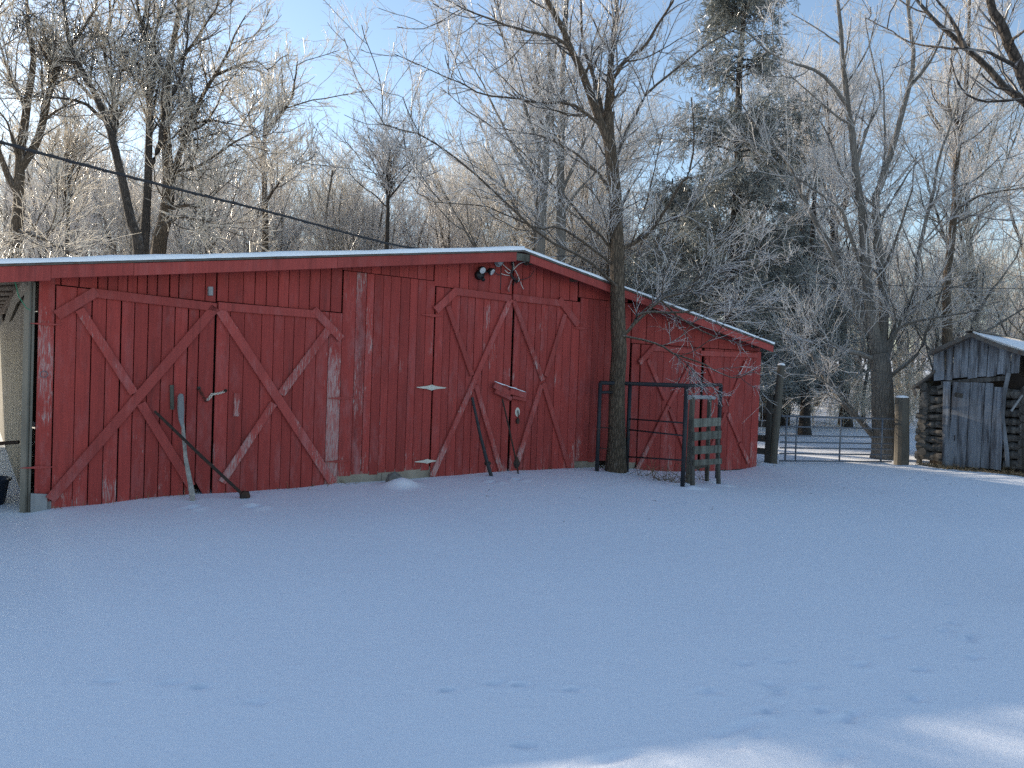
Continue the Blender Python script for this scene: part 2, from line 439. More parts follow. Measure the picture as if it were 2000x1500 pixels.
def strip(a, b, wd, t, n0, mat, parent, name, wear=0.3, fr=W, nb=None, cut=0.0):
    """board laid on the wall from a to b (wall coordinates)"""
    a = np.array(a); b = np.array(b); d = (b - a) / np.linalg.norm(b - a); e = np.array([-d[1], d[0]])
    nb = n0 if nb is None else nb
    c = .005
    prof = [(-wd / 2, 0), (-wd / 2, t - c), (-wd / 2 + c, t), (wd / 2 - c, t), (wd / 2, t - c), (wd / 2, 0)]
    r0 = [fr.P(*(a + e * x + d * cut * x), n0 + n) for x, n in prof]; r1 = [fr.P(*(b + e * x * random.uniform(.97, 1.0)), nb + n) for x, n in prof]
    o = MB().prism(r0, r1).obj(name, mat, parent)
    o.color = (wear, 0, 0, 1)
    return o
def pstrip(p, q_, wpx, t, n0, mat, parent, name, wear=0.3, nb=None, cut=0.0):
    off = n0 + t
    a = W.hit(*p, off); b = W.hit(*q_, off)
    dep = W.P(*a)[1] * .5 + W.P(*b)[1] * .5
    return strip(a, b, wpx * dep / F, t, n0, mat, parent, name, wear, nb=nb, cut=cut)

front = empty('front_wall', parent=barn)
BASEZ = -0.06
def wear_at(px):
    w_ = .34
    for c, r_, v in [(85, 30, .75), (655, 35, .95), (700, 18, .9), (720, 60, .45), (840, 30, .4), (1000, 20, .5), (1130, 60, .35), (960, 60, .3), (500, 70, .3), (1250, 60, .45)]:
        w_ = max(w_, v * math.exp(-((px - c) / r_) ** 2))
    return w_ + random.uniform(-.08, .12)
def S(px, y): return W.hit(px, y)[0]
def line_z(p, q_):
    a = W.hit(*p); b = W.hit(*q_)
    return lambda s: a[1] + (b[1] - a[1]) * (s - a[0]) / (b[0] - a[0])
def roofclear(s): return zroof(s) - .02
GAP = .006
def run(edges, y, zb, zt, mat, parent, gap=GAP, n0=0.0, sag=0.0, wear=None, tilt=0.0):
    e = [S(x, y) for x in edges]
    for i in range(len(e) - 1):
        s0, s1 = e[i] + gap * random.uniform(.3, .8), e[i + 1] - gap * random.uniform(.2, .8)
        jb = random.uniform(-.02, .015) if sag else 0
        plank(s0, s1, zb(s0) + jb, zb(s1) + jb, zt(s0), zt(s1), mat, parent, wear_at((edges[i] + edges[i + 1]) / 2) if wear is None else wear, n0 + random.uniform(-.003, .006), tilt=tilt)
low = lambda s: BASEZ
sillz = lambda s: float(np.interp(s, PS, PZ)) + .12
# header lines (tops of the doors)
hL1 = line_z((150, 562), (422, 592)); hL2 = line_z((426, 590), (668, 612))
hC1 = line_z((846, 560), (1000, 577)); hC2 = line_z((1001, 577), (1128, 590))
hR = line_z((1245, 672), (1480, 687))
seamM = line_z((667, 528), (846, 549)); seamR = line_z((1128, 581), (1226, 592))
# wall boards left of the left doors, full height
run([74.5, 107], 619, low, roofclear, MT['red'], front)
# boards above the left doors
def above(edges, y, hl, parent=front, lift=.012):
    run(edges, y, lambda s: hl(s) + lift, roofclear, MT['red'], parent, gap=.009, wear=.16)
above([107, 119, 154, 191, 210, 230, 249, 268, 287, 307, 331, 349, 376, 401, 422], 545, hL1)
above([424, 446, 475, 498, 520, 543, 564, 584, 605, 625, 646, 668], 540, hL2)
run([668, 686, 706, 724, 743, 761, 779, 797, 814, 831, 846], 530, lambda s: seamM(s) + .006, roofclear, MT['red'], front, gap=.006, wear=.2)
run([667, 692.4, 712.9, 727.9, 745.4, 760.3, 779, 797.7, 812.6, 829.4, 846.2], 638, sillz, lambda s: seamM(s) - .004, MT['red'], front, sag=1)
above([847, 872, 896, 914, 933, 955, 977, 1000], 535, hC1); above([1002, 1019, 1033, 1046, 1060, 1074, 1092, 1112, 1128], 540, hC2)
run([1129, 1142, 1156, 1170, 1184, 1198, 1212, 1226], 565, lambda s: seamR(s) + .006, roofclear, MT['red'], front, wear=.2)
run([1129, 1144, 1154.6, 1167, 1179, 1193.4, 1204, 1217, 1229], 682, sillz, lambda s: seamR(s) - .004, MT['red'], front, sag=1)
above([1230, 1244, 1259, 1275, 1290, 1306, 1322, 1338, 1353, 1368, 1384, 1401, 1419, 1436, 1453, 1469, 1483], 690, hR)
run([1229, 1245], 788, sillz, lambda s: hR(s), MT['red'], front)
# an added dark sheet stands in for interior shade; walls close the barn
def gable_sheet(mb, s0, s1, n):
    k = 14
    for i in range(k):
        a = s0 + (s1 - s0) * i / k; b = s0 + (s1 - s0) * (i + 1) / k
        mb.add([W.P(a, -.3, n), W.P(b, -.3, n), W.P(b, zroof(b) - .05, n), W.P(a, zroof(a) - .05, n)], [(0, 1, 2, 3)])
mb = MB(); gable_sheet(mb, bx0 + .02, bx1 - .02, -.35); mb.obj('interior_shade_sheet', MT['interior'], barn)
mb = MB(); gable_sheet(mb, bx0 + .02, bx1 - .02, -BD); mb.obj('back_wall', MT['interior'], barn)
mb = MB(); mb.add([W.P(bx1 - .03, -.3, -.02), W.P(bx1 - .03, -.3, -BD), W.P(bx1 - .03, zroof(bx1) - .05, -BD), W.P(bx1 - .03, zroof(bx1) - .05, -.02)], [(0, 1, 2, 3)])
mb.obj('end_wall', MT['red'], barn)

# door leaves
_rot = S(388, 619)
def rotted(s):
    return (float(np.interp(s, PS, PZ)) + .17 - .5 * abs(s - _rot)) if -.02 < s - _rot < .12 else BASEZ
def leaf(label, edges, y, zt, gap, zb=low, n0=.012, tilt=0.0):
    d = tag(empty('door', parent=barn), label)
    run(edges, y, zb, lambda s: zt(s) - .002, MT['red'], d, gap=gap, n0=n0, sag=1, tilt=tilt)
    return d
dl = leaf('left leaf of the wide doors at the left end', [108, 149, 179, 207, 236, 262, 289, 315.5, 340.6, 366.7, 388, 419], 619, hL1, .010, zb=rotted)
dr = leaf('right leaf of the wide doors at the left end', [421.5, 447.8, 475.8, 509.4, 533.3, 553.8, 572.9, 594.2, 616.6, 640.9, 667], 638, hL2, .006)
cl = leaf('left leaf of the tall middle doors', [846.5, 862, 876, 893.8, 909, 923, 939.7, 953, 968, 982, 996.5], 682, hC1, .006)
cr = leaf('right leaf of the tall middle doors', [1000, 1013, 1027, 1041.5, 1052, 1065.5, 1082, 1096, 1112, 1128], 682, hC2, .006)
rl = leaf('left leaf of the doors at the right end', [1245.5, 1266, 1279, 1290, 1306, 1320.5, 1335, 1351, 1364], 788, hR, .007)
rr_ = leaf('right leaf of the doors at the right end', [1369.5, 1379, 1395.7, 1408, 1419.7, 1432.5, 1450, 1466, 1480], 788, hR, .007)
N1 = .044; T = .03
def br(d, p, q_, wpx, name='brace', n0=N1, wear=.55, **k): return pstrip(p, q_, wpx, T, n0, MT['redtrim'], d, name, wear, **k)
# left wide doors
br(dl, (184, 572), (423, 600), 17, 'header_board', wear=.3); br(dl, (111, 616), (189, 569), 20, 'corner_board', n0=N1 + .004, wear=.25)
br(dl, (421, 600), (98, 976), 19, wear=.5); br(dl, (156, 604), (262, 768), 17, wear=.7); br(dl, (276, 788), (374, 950), 17, wear=.5)
br(dr, (427, 598), (624, 614), 16, 'header_board', wear=.4); br(dr, (613, 604), (668, 662), 16, 'corner_board', n0=N1 + .004, wear=1.0)
br(dr, (431, 606), (651, 944), 18, wear=.8); br(dr, (643, 643), (549, 770), 16, wear=1.0); br(dr, (535, 788), (434, 942), 15, wear=.8)
# middle doors
br(cl, (891, 569), (999, 583), 14, 'header_board', wear=.25); br(cl, (852, 606), (894, 566), 15, 'corner_board', n0=N1 + .004, wear=.3)
br(cl, (998, 584), (928, 741), 11, wear=.7); br(cl, (929, 741), (845, 930), 11, wear=.8); br(cl, (876, 598), (923, 733), 10, wear=.4); br(cl, (930, 752), (979, 919), 10, wear=.7)
br(cr, (1003, 581), (1098, 592), 13, 'header_board', wear=.6); br(cr, (1093, 584), (1130, 634), 14, 'corner_board', n0=N1 + .004, wear=.4)
br(cr, (1004, 586), (1061, 743), 10, wear=.9); br(cr, (1062, 748), (1112, 912), 10, wear=.7); br(cr, (1105, 614), (1067, 735), 10, wear=.5); br(cr, (1058, 752), (1011, 906), 11, wear=.8)
# right doors
br(rl, (1276, 680), (1366, 688), 10, 'header_board', wear=.5); br(rl, (1250, 709), (1281, 674), 10, 'corner_board', n0=N1 + .004, wear=1.0)
br(rl, (1352, 708), (1306, 792), 9, wear=.4); br(rl, (1306, 793), (1245, 918), 9, wear=.8); br(rl, (1267, 702), (1300, 780), 9, wear=.6); br(rl, (1309, 798), (1345, 895), 9, wear=.5)
br(rr_, (1369, 690), (1481, 694), 10, 'header_board', wear=.4); br(rr_, (1379, 702), (1416, 792), 8, wear=.5); br(rr_, (1423, 808), (1446, 862), 9, wear=1.0); br(rr_, (1446, 866), (1464, 905), 8, wear=.5)
br(rr_, (1458, 706), (1424, 792), 8, wear=.4); br(rr_, (1418, 808), (1384, 888), 8, wear=.5)
# sill timbers
for p, q_ in (((656, 934), (745, 931)), ((746, 930), (844, 922)), ((1121, 908), (1166, 907)), ((1226, 908), (1240, 910))):
    o = pstrip(p, q_, 24 if p[0] < 1000 else 14, .05, -.03, MT['beige'], front, 'sill_timber')
# left end: corner foundation post and the splashboard
pstrip((85, 990), (160, 984), 20, .03, .0, MT['grey'], front, 'sill_timber')
plank(corner - .03, corner + .13, -.2, -.2, .22, .20, MT['grey'], front, n0=.028, name='corner_post_base')
# small hardware on the doors and wall
def hinge(px, py, lx, ly, mat, parent, tilt=0):
    c = W.hit(px, py, .05); dep = W.P(*c)[1]; a = lx * dep / F / 2 * 1.2; h = ly * dep / F / 2
    mb = MB(); vs = []
    prof = [(-a, .12), (-a * .3, .55), (0, 1), (a * .3, .55), (a, .12)]
    ring = [(x, f * h) for x, f in prof] + [(x, -f * h) for x, f in prof[::-1]]
    n_ = .052
    mb.prism([W.P(c[0] + x, c[1] + z + tilt * x, n_ - .012) for x, z in ring], [W.P(c[0] + x, c[1] + z + tilt * x, n_) for x, z in ring])
    mb.tube([W.P(c[0], c[1] - h, n_), W.P(c[0], c[1] + h, n_)], .008, 6)
    return mb.obj('hinge', mat, parent)
tag(hinge(843, 757, 54, 11, MT['white'], front), 'white diamond strap hinge'); tag(hinge(834, 901, 44, 9, MT['white'], front), 'white diamond strap hinge')
for x, y, l_ in ((668, 778, 46), (845, 616, 40), (662, 901, 44), (1134, 641, 30), (90, 633, 44), (75, 913, 50)):
    o = hinge(x, y, l_, 7, MT['redtrim'], front); o.color = (.2, 0, 0, 1)
pstrip((464, 768), (462, 813), 11, .03, .04, MT['redtrim'], dr, 'handle_block', 1.0)
pstrip((336, 752), (337, 800), 7, .03, .04, MT['mosswood'], dl, 'handle_block')
# closing board of the middle doors, split and snow dusted
def latch_piece(p, q_, wpx, n0): return pstrip(p, q_, wpx, .035, n0, MT['redtrim'], cl, 'latch_board', .55)
latch_piece((966, 752), (998, 770), 11, .075); latch_piece((968, 764), (1000, 779), 8, .07); latch_piece((997, 764), (1028, 773), 11, .08); latch_piece((1002, 776), (1028, 781), 6, .07)
mb = MB(); a = W.hit(966, 745, .1); b = W.hit(1028, 766, .1)
pts = [W.P(a[0] + (b[0] - a[0]) * f, a[1] + (b[1] - a[1]) * f + random.uniform(-.008, .004), .095) for f in np.linspace(0, 1, 9)]
mb.tube(pts, [.003, .007, .009, .004, .007, .010, .005, .008, .003], 6); mb.obj('snow_ridge', MT['snow'], cl, True)
c = W.hit(1011, 805, .05); mb = MB()
ring = [(math.cos(t_) * .045, math.sin(t_) * .075) for t_ in np.linspace(0, 2 * math.pi, 14)[:-1]]
mb.prism([W.P(c[0] + x, c[1] + z, .035) for x, z in ring], [W.P(c[0] + x, c[1] + z, .047) for x, z in ring]); mb.obj('lock_plate', MT['white'], cr)
mb = MB(); mb.tube([W.P(c[0] - .005, c[1] + .03, .06), W.P(c[0] + .005, c[1] - .05, .07), W.P(c[0], c[1] - .1, .065)], .008, 6)
ring = [(math.cos(t_) * .03, math.sin(t_) * .05 - .14) for t_ in np.linspace(0, 2 * math.pi, 9)[:-1]]
mb.prism([W.P(c[0] + x, c[1] + z, .05) for x, z in ring], [W.P(c[0] + x, c[1] + z, .075) for x, z in ring]); mb.obj('padlock', MT['iron'], cr)
# chain through the left doors
def torus(mb, c, ax1, ax2, Rr, r_, k=10, m=5, sq=1.0):
    pts = [np.array(c) + np.array(ax1) * Rr * math.cos(t_) + np.array(ax2) * Rr * sq * math.sin(t_) for t_ in np.linspace(0, 2 * math.pi, k + 1)]
    mb.tube(pts, r_, m, cap=False)
cp = [(388, 759), (395, 770), (402, 784), (409, 778), (414, 770), (424, 769), (433, 767), (441, 763)]
chain = empty('chain', parent=dl)
for i in range(24):
    f_ = i / 23 * (len(cp) - 1); j = min(int(f_), len(cp) - 2); x = cp[j][0] + (cp[j + 1][0] - cp[j][0]) * (f_ - j); y = cp[j][1] + (cp[j + 1][1] - cp[j][1]) * (f_ - j)
    s_, z_ = W.hit(x, y, .06); mb = MB()
    torus(mb, W.P(s_, z_, .06), W.u, np.array([0, 0, 1.0]) if i % 2 else W.n, .016, .0045, 8, 5, .7); o = mb.obj('chain_link', MT['white'] if 404 < x < 438 else MT['iron'], dl)
bpy.data.objects.remove(chain)
for x, y in ((389, 758), (441, 763)):
    s_, z_ = W.hit(x, y, .05); mb = MB(); ring = [(math.cos(t_) * .022, math.sin(t_) * .022) for t_ in np.linspace(0, 2 * math.pi, 10)[:-1]]
    mb.prism([W.P(s_ + x_, z_ + z2, .03) for x_, z2 in ring], [W.P(s_ + x_, z_ + z2, .042) for x_, z2 in ring]); mb.obj('chain_hole_shade', MT['black'], dl if x < 420 else dr)  # black disc paints the shade inside each chain hole
s_, z_ = W.hit(86, 731, .04); mb = MB(); torus(mb, W.P(s_, z_, .036), W.u, np.array([0, 0, 1.0]), .036, .004, 14, 6); mb.obj('iron_ring', MT['gate'], front)
pstrip((412, 560), (412, 577), 9, .05, .02, MT['grey'], front, 'wood_bracket')
# rotted hole at the foot of the left doors
# fascia, roof deck and snow
fn = OV
def fas(s0, s1, h, mat, wear, drop=0.0):
    t = .03; ring = []
    q4 = [(s0, zroof(s0) - .025 - drop), (s1, zroof(s1) - .025 - drop), (s1, zroof(s1) - h - drop), (s0, zroof(s0) - h - drop)]
    o = MB().prism([W.P(a_, b_, fn - t) for a_, b_ in q4], [W.P(a_, b_, fn) for a_, b_ in q4]).obj('fascia_board', mat, roof); o.color = (wear, 0, 0, 1)
    return o
mb = MB()
def slab(mb, s0, s1, top, thick, n0, n1):
    q4 = [(s0, zroof(s0) + top), (s1, zroof(s1) + top), (s1, zroof(s1) + top - thick), (s0, zroof(s0) + top - thick)]
    mb.prism([W.P(a_, b_, n0) for a_, b_ in q4], [W.P(a_, b_, n1) for a_, b_ in q4])
slab(mb, SL, ridge[0] - .001, 0, .022, -BD - .3, OV + .02); slab(mb, ridge[0] + .001, SRt + .02, 0, .022, -BD - .3, OV + .02)
roof = mb.obj('roof', MT['roof'], barn)
e = [SL, W.hit(100, 520, OV)[0], W.hit(262, 510, OV)[0], W.hit(660, 500, OV)[0], ridge[0] - .12]
for i in range(4): fas(e[i] + .002, e[i + 1] - .002, .165 if i else .19, MT['redtrim'], .1 + .05 * i, .0 if i != 2 else .004)
e = [ridge[0] + .14, W.hit(1190, 552, OV)[0], W.hit(1345, 610, OV)[0], SRt]
for i in range(3): fas(e[i] + .002, e[i + 1] - .002, .15, MT['redtrim'], .15)
o = MB().prism([W.P(ridge[0] + a_, zroof(ridge[0]) - .05 + b_, fn - .05) for a_, b_ in ((-.115, 0), (.135, 0), (.135, -.11), (-.115, -.11))], [W.P(ridge[0] + a_, zroof(ridge[0]) - .05 + b_, fn - .012) for a_, b_ in ((-.115, 0), (.135, 0), (.135, -.11), (-.115, -.11))]).obj('ridge_block', MT['mosswood'], roof)
# purlins under the front overhang and the open left bay
for s0 in np.linspace(SL + .15, SRt - .3, 17):
    o = MB().prism([W.P(s0 + a_, zroof(s0) - .025 + b_, -BD) for a_, b_ in ((0, 0), (.05, 0), (.05, -.1), (0, -.1))], [W.P(s0 + a_, zroof(s0 + a_) - .025 + b_, OV - .032) for a_, b_ in ((0, 0), (.05, 0), (.05, -.1), (0, -.1))]).obj('purlin', MT['roofwood'], roof)
for n_ in np.linspace(-BD + .3, -.2, 10):       # roof sheathing battens of the open bay
    q4 = [(SL + .1, zroof(SL + .1) - .026), (corner - .06, zroof(corner) - .026), (corner - .06, zroof(corner) - .05), (SL + .1, zroof(SL + .1) - .05)]
    MB().prism([W.P(a_, b_, n_) for a_, b_ in q4], [W.P(a_, b_, n_ + .3) for a_, b_ in q4]).obj('sheathing_board', MT['roofwood'], roof)
# snow on the roof
mb = MB()
def snow_side(mb, s0, s1, th):
    K = 60; rows = []
    for j, n_ in enumerate([OV + .035, OV + .03, OV - .12, -2.0, -5.0, -BD - .25]):
        row = []
        for i in range(K + 1):
            s_ = s0 + (s1 - s0) * i / K
            h = th * (1 + .10 * math.sin(i * .55) + random.uniform(-.06, .06))
            if j == 0: row.append(W.P(s_, zroof(s_) + .003, n_ + random.uniform(-.012, .01)))
            else: row.append(W.P(s_, zroof(s_) + h * (.75 if j == 1 else 1), n_))
        rows.append(row)
    vs = [p for r_ in rows for p in r_]; k = K + 1
    fs = [(j * k + i, j * k + i + 1, (j + 1) * k + i + 1, (j + 1) * k + i) for j in range(len(rows) - 1) for i in range(K)]
    mb.add(vs, fs)
    for i in (0, K):     # close the ends
        b0 = [rows[j][i] for j in range(len(rows))]; mb.add(b0 + [W.P(s0 + (s1 - s0) * i / K, zroof(s0 + (s1 - s0) * i / K) + .003, -BD - .25)], [tuple(range(len(b0) + 1))])
snow_side(mb, SL, ridge[0] + .0, .075); snow_side(mb, ridge[0] + .0, SRt, .05)
mb.obj('roof_snow', MT['snow'], roof, True)

# left end: bare side wall in the open bay
side = empty('side_wall', parent=barn)
SW = Frame(W.P(corner - .03, 0)[:2], -W.n[:2])          # u runs back from the front corner
_u5, _z5 = SW.hit(4, 634); _z0 = SW.hit(72, 549)[1]
def zs(u): return _z0 + (_z5 - _z0) * u / _u5
u = 0.0
while u < BD - .3:
    wd = random.uniform(.11, .2) if u > .8 else random.uniform(.09, .14)
    # n of SW points towards -s or +s; choose the side that faces the open bay
    sg = 1 if np.dot(SW.n, W.u) < 0 else -1
    t = .022; r0 = []; r1 = []
    for uu, n in [(0, 0), (0, t), (wd - .006, t), (wd - .006, 0)]:
        r0.append(SW.P(u + uu, -.1, sg * n)); r1.append(SW.P(u + uu, zs(u + uu), sg * n))
    MB().prism(r0, r1).obj('plank', MT['sidewood'], side)
    u += wd
a = SW.P(.02, zs(0) + .0, sg * .06); b = SW.P(5.5, zs(5.5) - .15, sg * .06)
mb = MB(); mb.tube([a, SW.P(2.5, zs(2.5) - .03, sg * .08), b], .06, 4); mb.obj('wall_plate', MT['sidewood'], side)
mb = MB(); mb.tube([SW.P(.05, -.2, sg * .05), SW.P(.05, zs(0) + .08, sg * .05)], .05, 4); mb.obj('corner_post', MT['sidewood'], side)
for u_, z_ in ((.8, .35), (1.6, 1.0)):
    c = SW.P(u_, z_, sg * .04); mb = MB(); torus(mb, c, SW.u, np.array([0, 0, 1.0]), .03, .006, 10, 5); mb.obj('wall_ring', MT['white'], side)
for u_ in (0.4, 4.2, 8.4):
    p = W.P(SL + .3, 0, -u_); mb = MB(); mb.tube([(p[0], p[1], -.3), (p[0], p[1], zroof(SL + .3) - .1)], [.09, .08], 8); mb.obj('support_post', MT['post'], barn)

# things stored in the open bay at the left edge
def bay(s_, n_, z_=0.0): return W.P(s_, z_, n_)
mb = MB()
t_ = thing('lumber_pile', 'dark scrap lumber heaped in the open bay at the left edge', 'lumber', bay(corner - .9, -1.6))
for i in range(9):
    s_ = corner - .38 - random.uniform(0, 1.0); n_ = -random.uniform(.5, 2.2); ang = random.uniform(-.4, .4)
    c = W.P(s_, .06 + .075 * (i % 4), n_); d = W.n * math.cos(ang) + W.u * math.sin(ang)
    mb = MB(); L = random.uniform(.5, .9); mb.tube([c - d * L, c + d * L + np.array([0, 0, random.uniform(0, .12)])], .055, 4); mb.obj('beam', MT['darkwood'], t_)
mb = MB(); c = bay(corner - .45, -.75); 
t_ = thing('plastic_tub', 'dark blue tub standing low in the open bay', 'tub', (c[0], c[1], 0))
tubm = mat_plain('dark_blue_plastic', (.02, .03, .05), .5)
mb.lathe(c, [(.20, -.05), (.25, .26), (.27, .27), (.27, .29), (.23, .285), (.19, .02)], 18); mb.obj('shell', tubm, t_, True)
mb = MB(); torus(mb, c + np.array([0, 0, .285]), (1, 0, 0), (0, 1, 0), .265, .012, 18, 5); mb.obj('rim', tubm, t_, True)
mb = MB(); p = [W.P(corner - .75, .55, -1.1), W.P(corner - .45, .68, -.9), W.P(corner - .12, .72, -.7)]
o = mb.tube(p, .022, 6).obj('iron_rod', MT['iron'], None); tag(o, 'short dark iron rod poking from the open bay at the left edge', 'rod')
mb = MB(); p0 = W.hit(33, 545, .1); p = [W.P(*W.hit(x, y, .1), .1) for x, y in ((27, 545), (32, 560), (36, 578), (45, 592), (52, 602), (60, 606))]
tag(mb.tube(p, .006, 5).obj('green_twine', mat_plain('green_twine', (.05, .20, .12), .7)), 'loose green twine hanging under the roof at the left corner', 'twine')

# ------------------------------------------------------------------ things leaning on the barn
def lean(name, label, cat, pts_px, rad, mat, k=8, jit=.05):
    """pts_px: (px, py, distance out from wall)"""
    P_ = [W.P(*W.hit(x, y, n_), n_) for x, y, n_ in pts_px]
    t = thing(name, label, cat, P_[-1]); mb = MB(); mb.tube(P_, rad, k, jit=jit); mb.obj('shaft', mat, t); return t, P_
t, P_ = lean('paddle_pole', 'weathered pole with flat grey paddle end leaning upright on left barn door', 'pole', [(357, 826, .14), (358, 850, .16), (363, 895, .24), (372, 945, .36), (376, 965, .42), (378, 992, .5)], [.017, .02, .022, .026, .036, .016], mat_wood('peeling_pole_wood', (.035, .028, .024), (.50, .48, .44), (22, 22, 26)), jit=.25)
mb = MB(); pp = [W.P(*W.hit(x, y, n_), n_) for x, y, n_ in [(354, 769, .1), (353, 775, .1), (353, 800, .12), (354, 820, .13), (357, 834, .15)]]
mb.tube(pp, [.022, .038, .040, .035, .02], 8, flat=.6, jit=.12); mb.obj('paddle', MT['grey'], t)
t, P_ = lean('pry_bar', 'dark iron bar leaning diagonally across the wide left doors', 'bar', [(302, 803, .12), (390, 888, .34), (470, 962, .52), (498, 990, .6)], [.018, .02, .02, .014], MT['iron'], 6)
c = W.P(*W.hit(478, 968, .53), .53); mb = MB()
ring = [(-.06, .02), (-.02, .06), (.05, .05), (.07, -.01), (.03, -.07), (-.05, -.06)]
mb.prism([c + W.u * x + np.array([0, 0, z]) - W.n * .02 for x, z in ring], [c + W.u * x * .9 + np.array([0, 0, z * .9]) + W.n * .03 for x, z in ring]); mb.obj('foot_block', MT['iron'], t)
t, P_ = lean('prop_pole', 'thick dark pole propped against left leaf of middle doors', 'pole', [(922, 776, .09), (938, 850, .2), (952, 905, .3), (963, 942, .38)], [.022, .024, .03, .028], MT['pipe'], 7)
mb = MB(); c = P_[2]; mb.tube([c - W.u * .04, c + W.u * .05], .03, 6); mb.obj('knob', MT['iron'], t)
t, P_ = lean('prop_bar', 'thin rusty bar with a foot block propped at middle door seam', 'bar', [(981, 779, .09), (995, 840, .2), (1009, 905, .3), (1014, 937, .36)], [.013, .013, .015, .013], MT['iron'], 6)
c = P_[2]; mb = MB(); mb.tube([c + np.array([0, 0, .1]), c, c - np.array([0, 0, .08])], [.02, .055, .03], 7, flat=.7, jit=.2); mb.obj('foot_block', MT['iron'], t)
# snow-capped stone by the sill
p = LUMP; mb = MB()
mb.lathe((p[0] - .10, p[1] + .06, foot(p) - .05), [(.10, 0), (.13, .08), (.10, .17), (.04, .21)], 9, .02)
tag(mb.obj('stone', MT['rock']), 'small dark stone half buried under a snow lump beside the sill', 'stone')

# floodlight
c = W.hit(937, 532, .06); fl = thing('security_light', 'black twin head security light mounted under the gable', 'light', W.P(*c, .03))
def disc(mb, c, ax, r0, r1, L, k=14):
    ax = np.array(ax) / np.linalg.norm(ax); a = np.cross(ax, [0, 0, 1.0]); a /= np.linalg.norm(a); b = np.cross(ax, a)
    mk = lambda cc, r_: [cc + a * r_ * math.cos(6.2832 * j / k) + b * r_ * math.sin(6.2832 * j / k) for j in range(k)]
    mb.tube_rings([mk(np.array(c), r0), mk(np.array(c) + ax * L * .8, r1), mk(np.array(c) + ax * L, r1 * .96)])
mb = MB(); disc(mb, W.P(c[0], c[1] - .04, .02), W.n, .075, .07, .08); mb.obj('base', MT['black'], fl, True)
for (dx, dz, ax) in ((.0, .045, W.n + np.array([0, 0, -.5])), (.16, .04, W.n * .8 + W.u * .45 + np.array([0, 0, -.5]))):
    hc = W.P(c[0] + dx, c[1] + dz, .10); ax = ax / np.linalg.norm(ax)
    mb = MB(); disc(mb, hc - ax * .03, ax, .035, .062, .08); h = mb.obj('lamp_head', MT['black'], fl, True)
    mb = MB(); disc(mb, hc + ax * .048, ax, .05, .05, .006); mb.obj('lens', MT['lens'], h, True)
mb = MB(); mb.tube([W.P(c[0], c[1] - .01, .09), W.P(c[0] + .15, c[1] + .03, .09)], .013, 6); mb.obj('arm', MT['black'], fl)
mb = MB(); disc(mb, W.P(c[0] + .045, c[1] - .085, .07), W.n + np.array([0, 0, -.8]), .028, .03, .05); mb.obj('sensor', MT['black'], fl, True)
# service entrance under the gable
c = W.hit(974, 512, .08); se = thing('electric_service', 'grey meter dome with tangled pale wires under the gable peak', 'wiring', W.P(*c, .05))
mb = MB(); disc(mb, W.P(c[0], c[1], .03), W.n, .05, .075, .05); disc(mb, W.P(c[0], c[1], .08), W.n, .065, .05, .06); mb.obj('meter_dome', MT['grip'], se, True)
def wire(pts, r_, mat, name, parent, n_=.07):
    pp = [np.array([*W.hit(x, y, n_), n_ + random.uniform(-.02, .03)]) for x, y in pts]
    pp = smooth_path(np.array(pp), 24)
    mb = MB(); mb.tube([W.P(*q3) for q3 in pp], r_, 5); return mb.obj(name, mat, parent, True)
def smooth_path(p, n):
    p = np.asarray(p, float); k = len(p)
    if k == 2: return p[0] + (p[1] - p[0]) * np.linspace(0, 1, n)[:, None]
    ext = np.vstack([2 * p[0] - p[1], p, 2 * p[-1] - p[-2]])
    out = []
    for t in np.linspace(0, k - 1 - 1e-6, n):
        i = int(t); f = t - i; a, b, c_, d = ext[i], ext[i + 1], ext[i + 2], ext[i + 3]
        out.append(.5 * ((2 * b) + (c_ - a) * f + (2 * a - 5 * b + 4 * c_ - d) * f * f + (3 * b - a - 3 * c_ + d) * f ** 3))
    return np.array(out)
wire([(983, 516), (990, 523), (996, 528), (1000, 532)], .006, MT['wire'], 'wire', se)
wire([(986, 527), (990, 533), (996, 533), (1003, 527), (1010, 518), (1018, 513), (1028, 511)], .008, MT['wire'], 'wire', se)
wire([(993, 508), (1000, 509), (1004, 517), (1003, 526)], .007, MT['wire'], 'wire', se)
wire([(978, 534), (985, 537), (996, 538)], .006, MT['wire'], 'wire', se)
wire([(1005, 528), (1010, 534), (1012, 545), (1011, 550)], .006, MT['wire'], 'wire', se)
wire([(1015, 550), (1019, 558), (1022, 565)], .005, MT['wire'], 'wire', se)
wire([(968, 522), (967, 530), (972, 536), (977, 537)], .006, MT['cable'], 'wire', se)
wire([(1010, 545), (1022, 546), (1034, 540), (1042, 529)], .005, MT['cable'], 'wire', se)
wire([(1000, 512), (999, 525), (999, 538), (1004, 546)], .016, MT['cable'], 'conduit', se)
wire([(999, 545), (996, 555), (992, 563), (995, 569)], .014, MT['redtrim'], 'conduit', se)
wire([(977, 520), (977, 545), (977, 566)], .007, MT['cable'], 'wire', se)
c2 = W.hit(1030, 511, .07); mb = MB(); mb.tube([W.P(c2[0] - .06, c2[1], .08), W.P(c2[0] + .05, c2[1] - .0, .08)], .014, 6); mb.obj('wire_clamp', MT['white'], se)
c2 = W.hit(1005, 548, .06); mb = MB()
for i in range(14):
    a_ = [c2[0] + random.uniform(-.07, .07), c2[1] + random.uniform(-.05, .06)]
    mb.tube([W.P(a_[0], a_[1], .05), W.P(a_[0] + random.uniform(-.05, .05), a_[1] + random.uniform(-.05, .05), .10), W.P(c2[0], c2[1], .05)], .006, 4)
mb.obj('wire_bundle', MT['cable'], se)
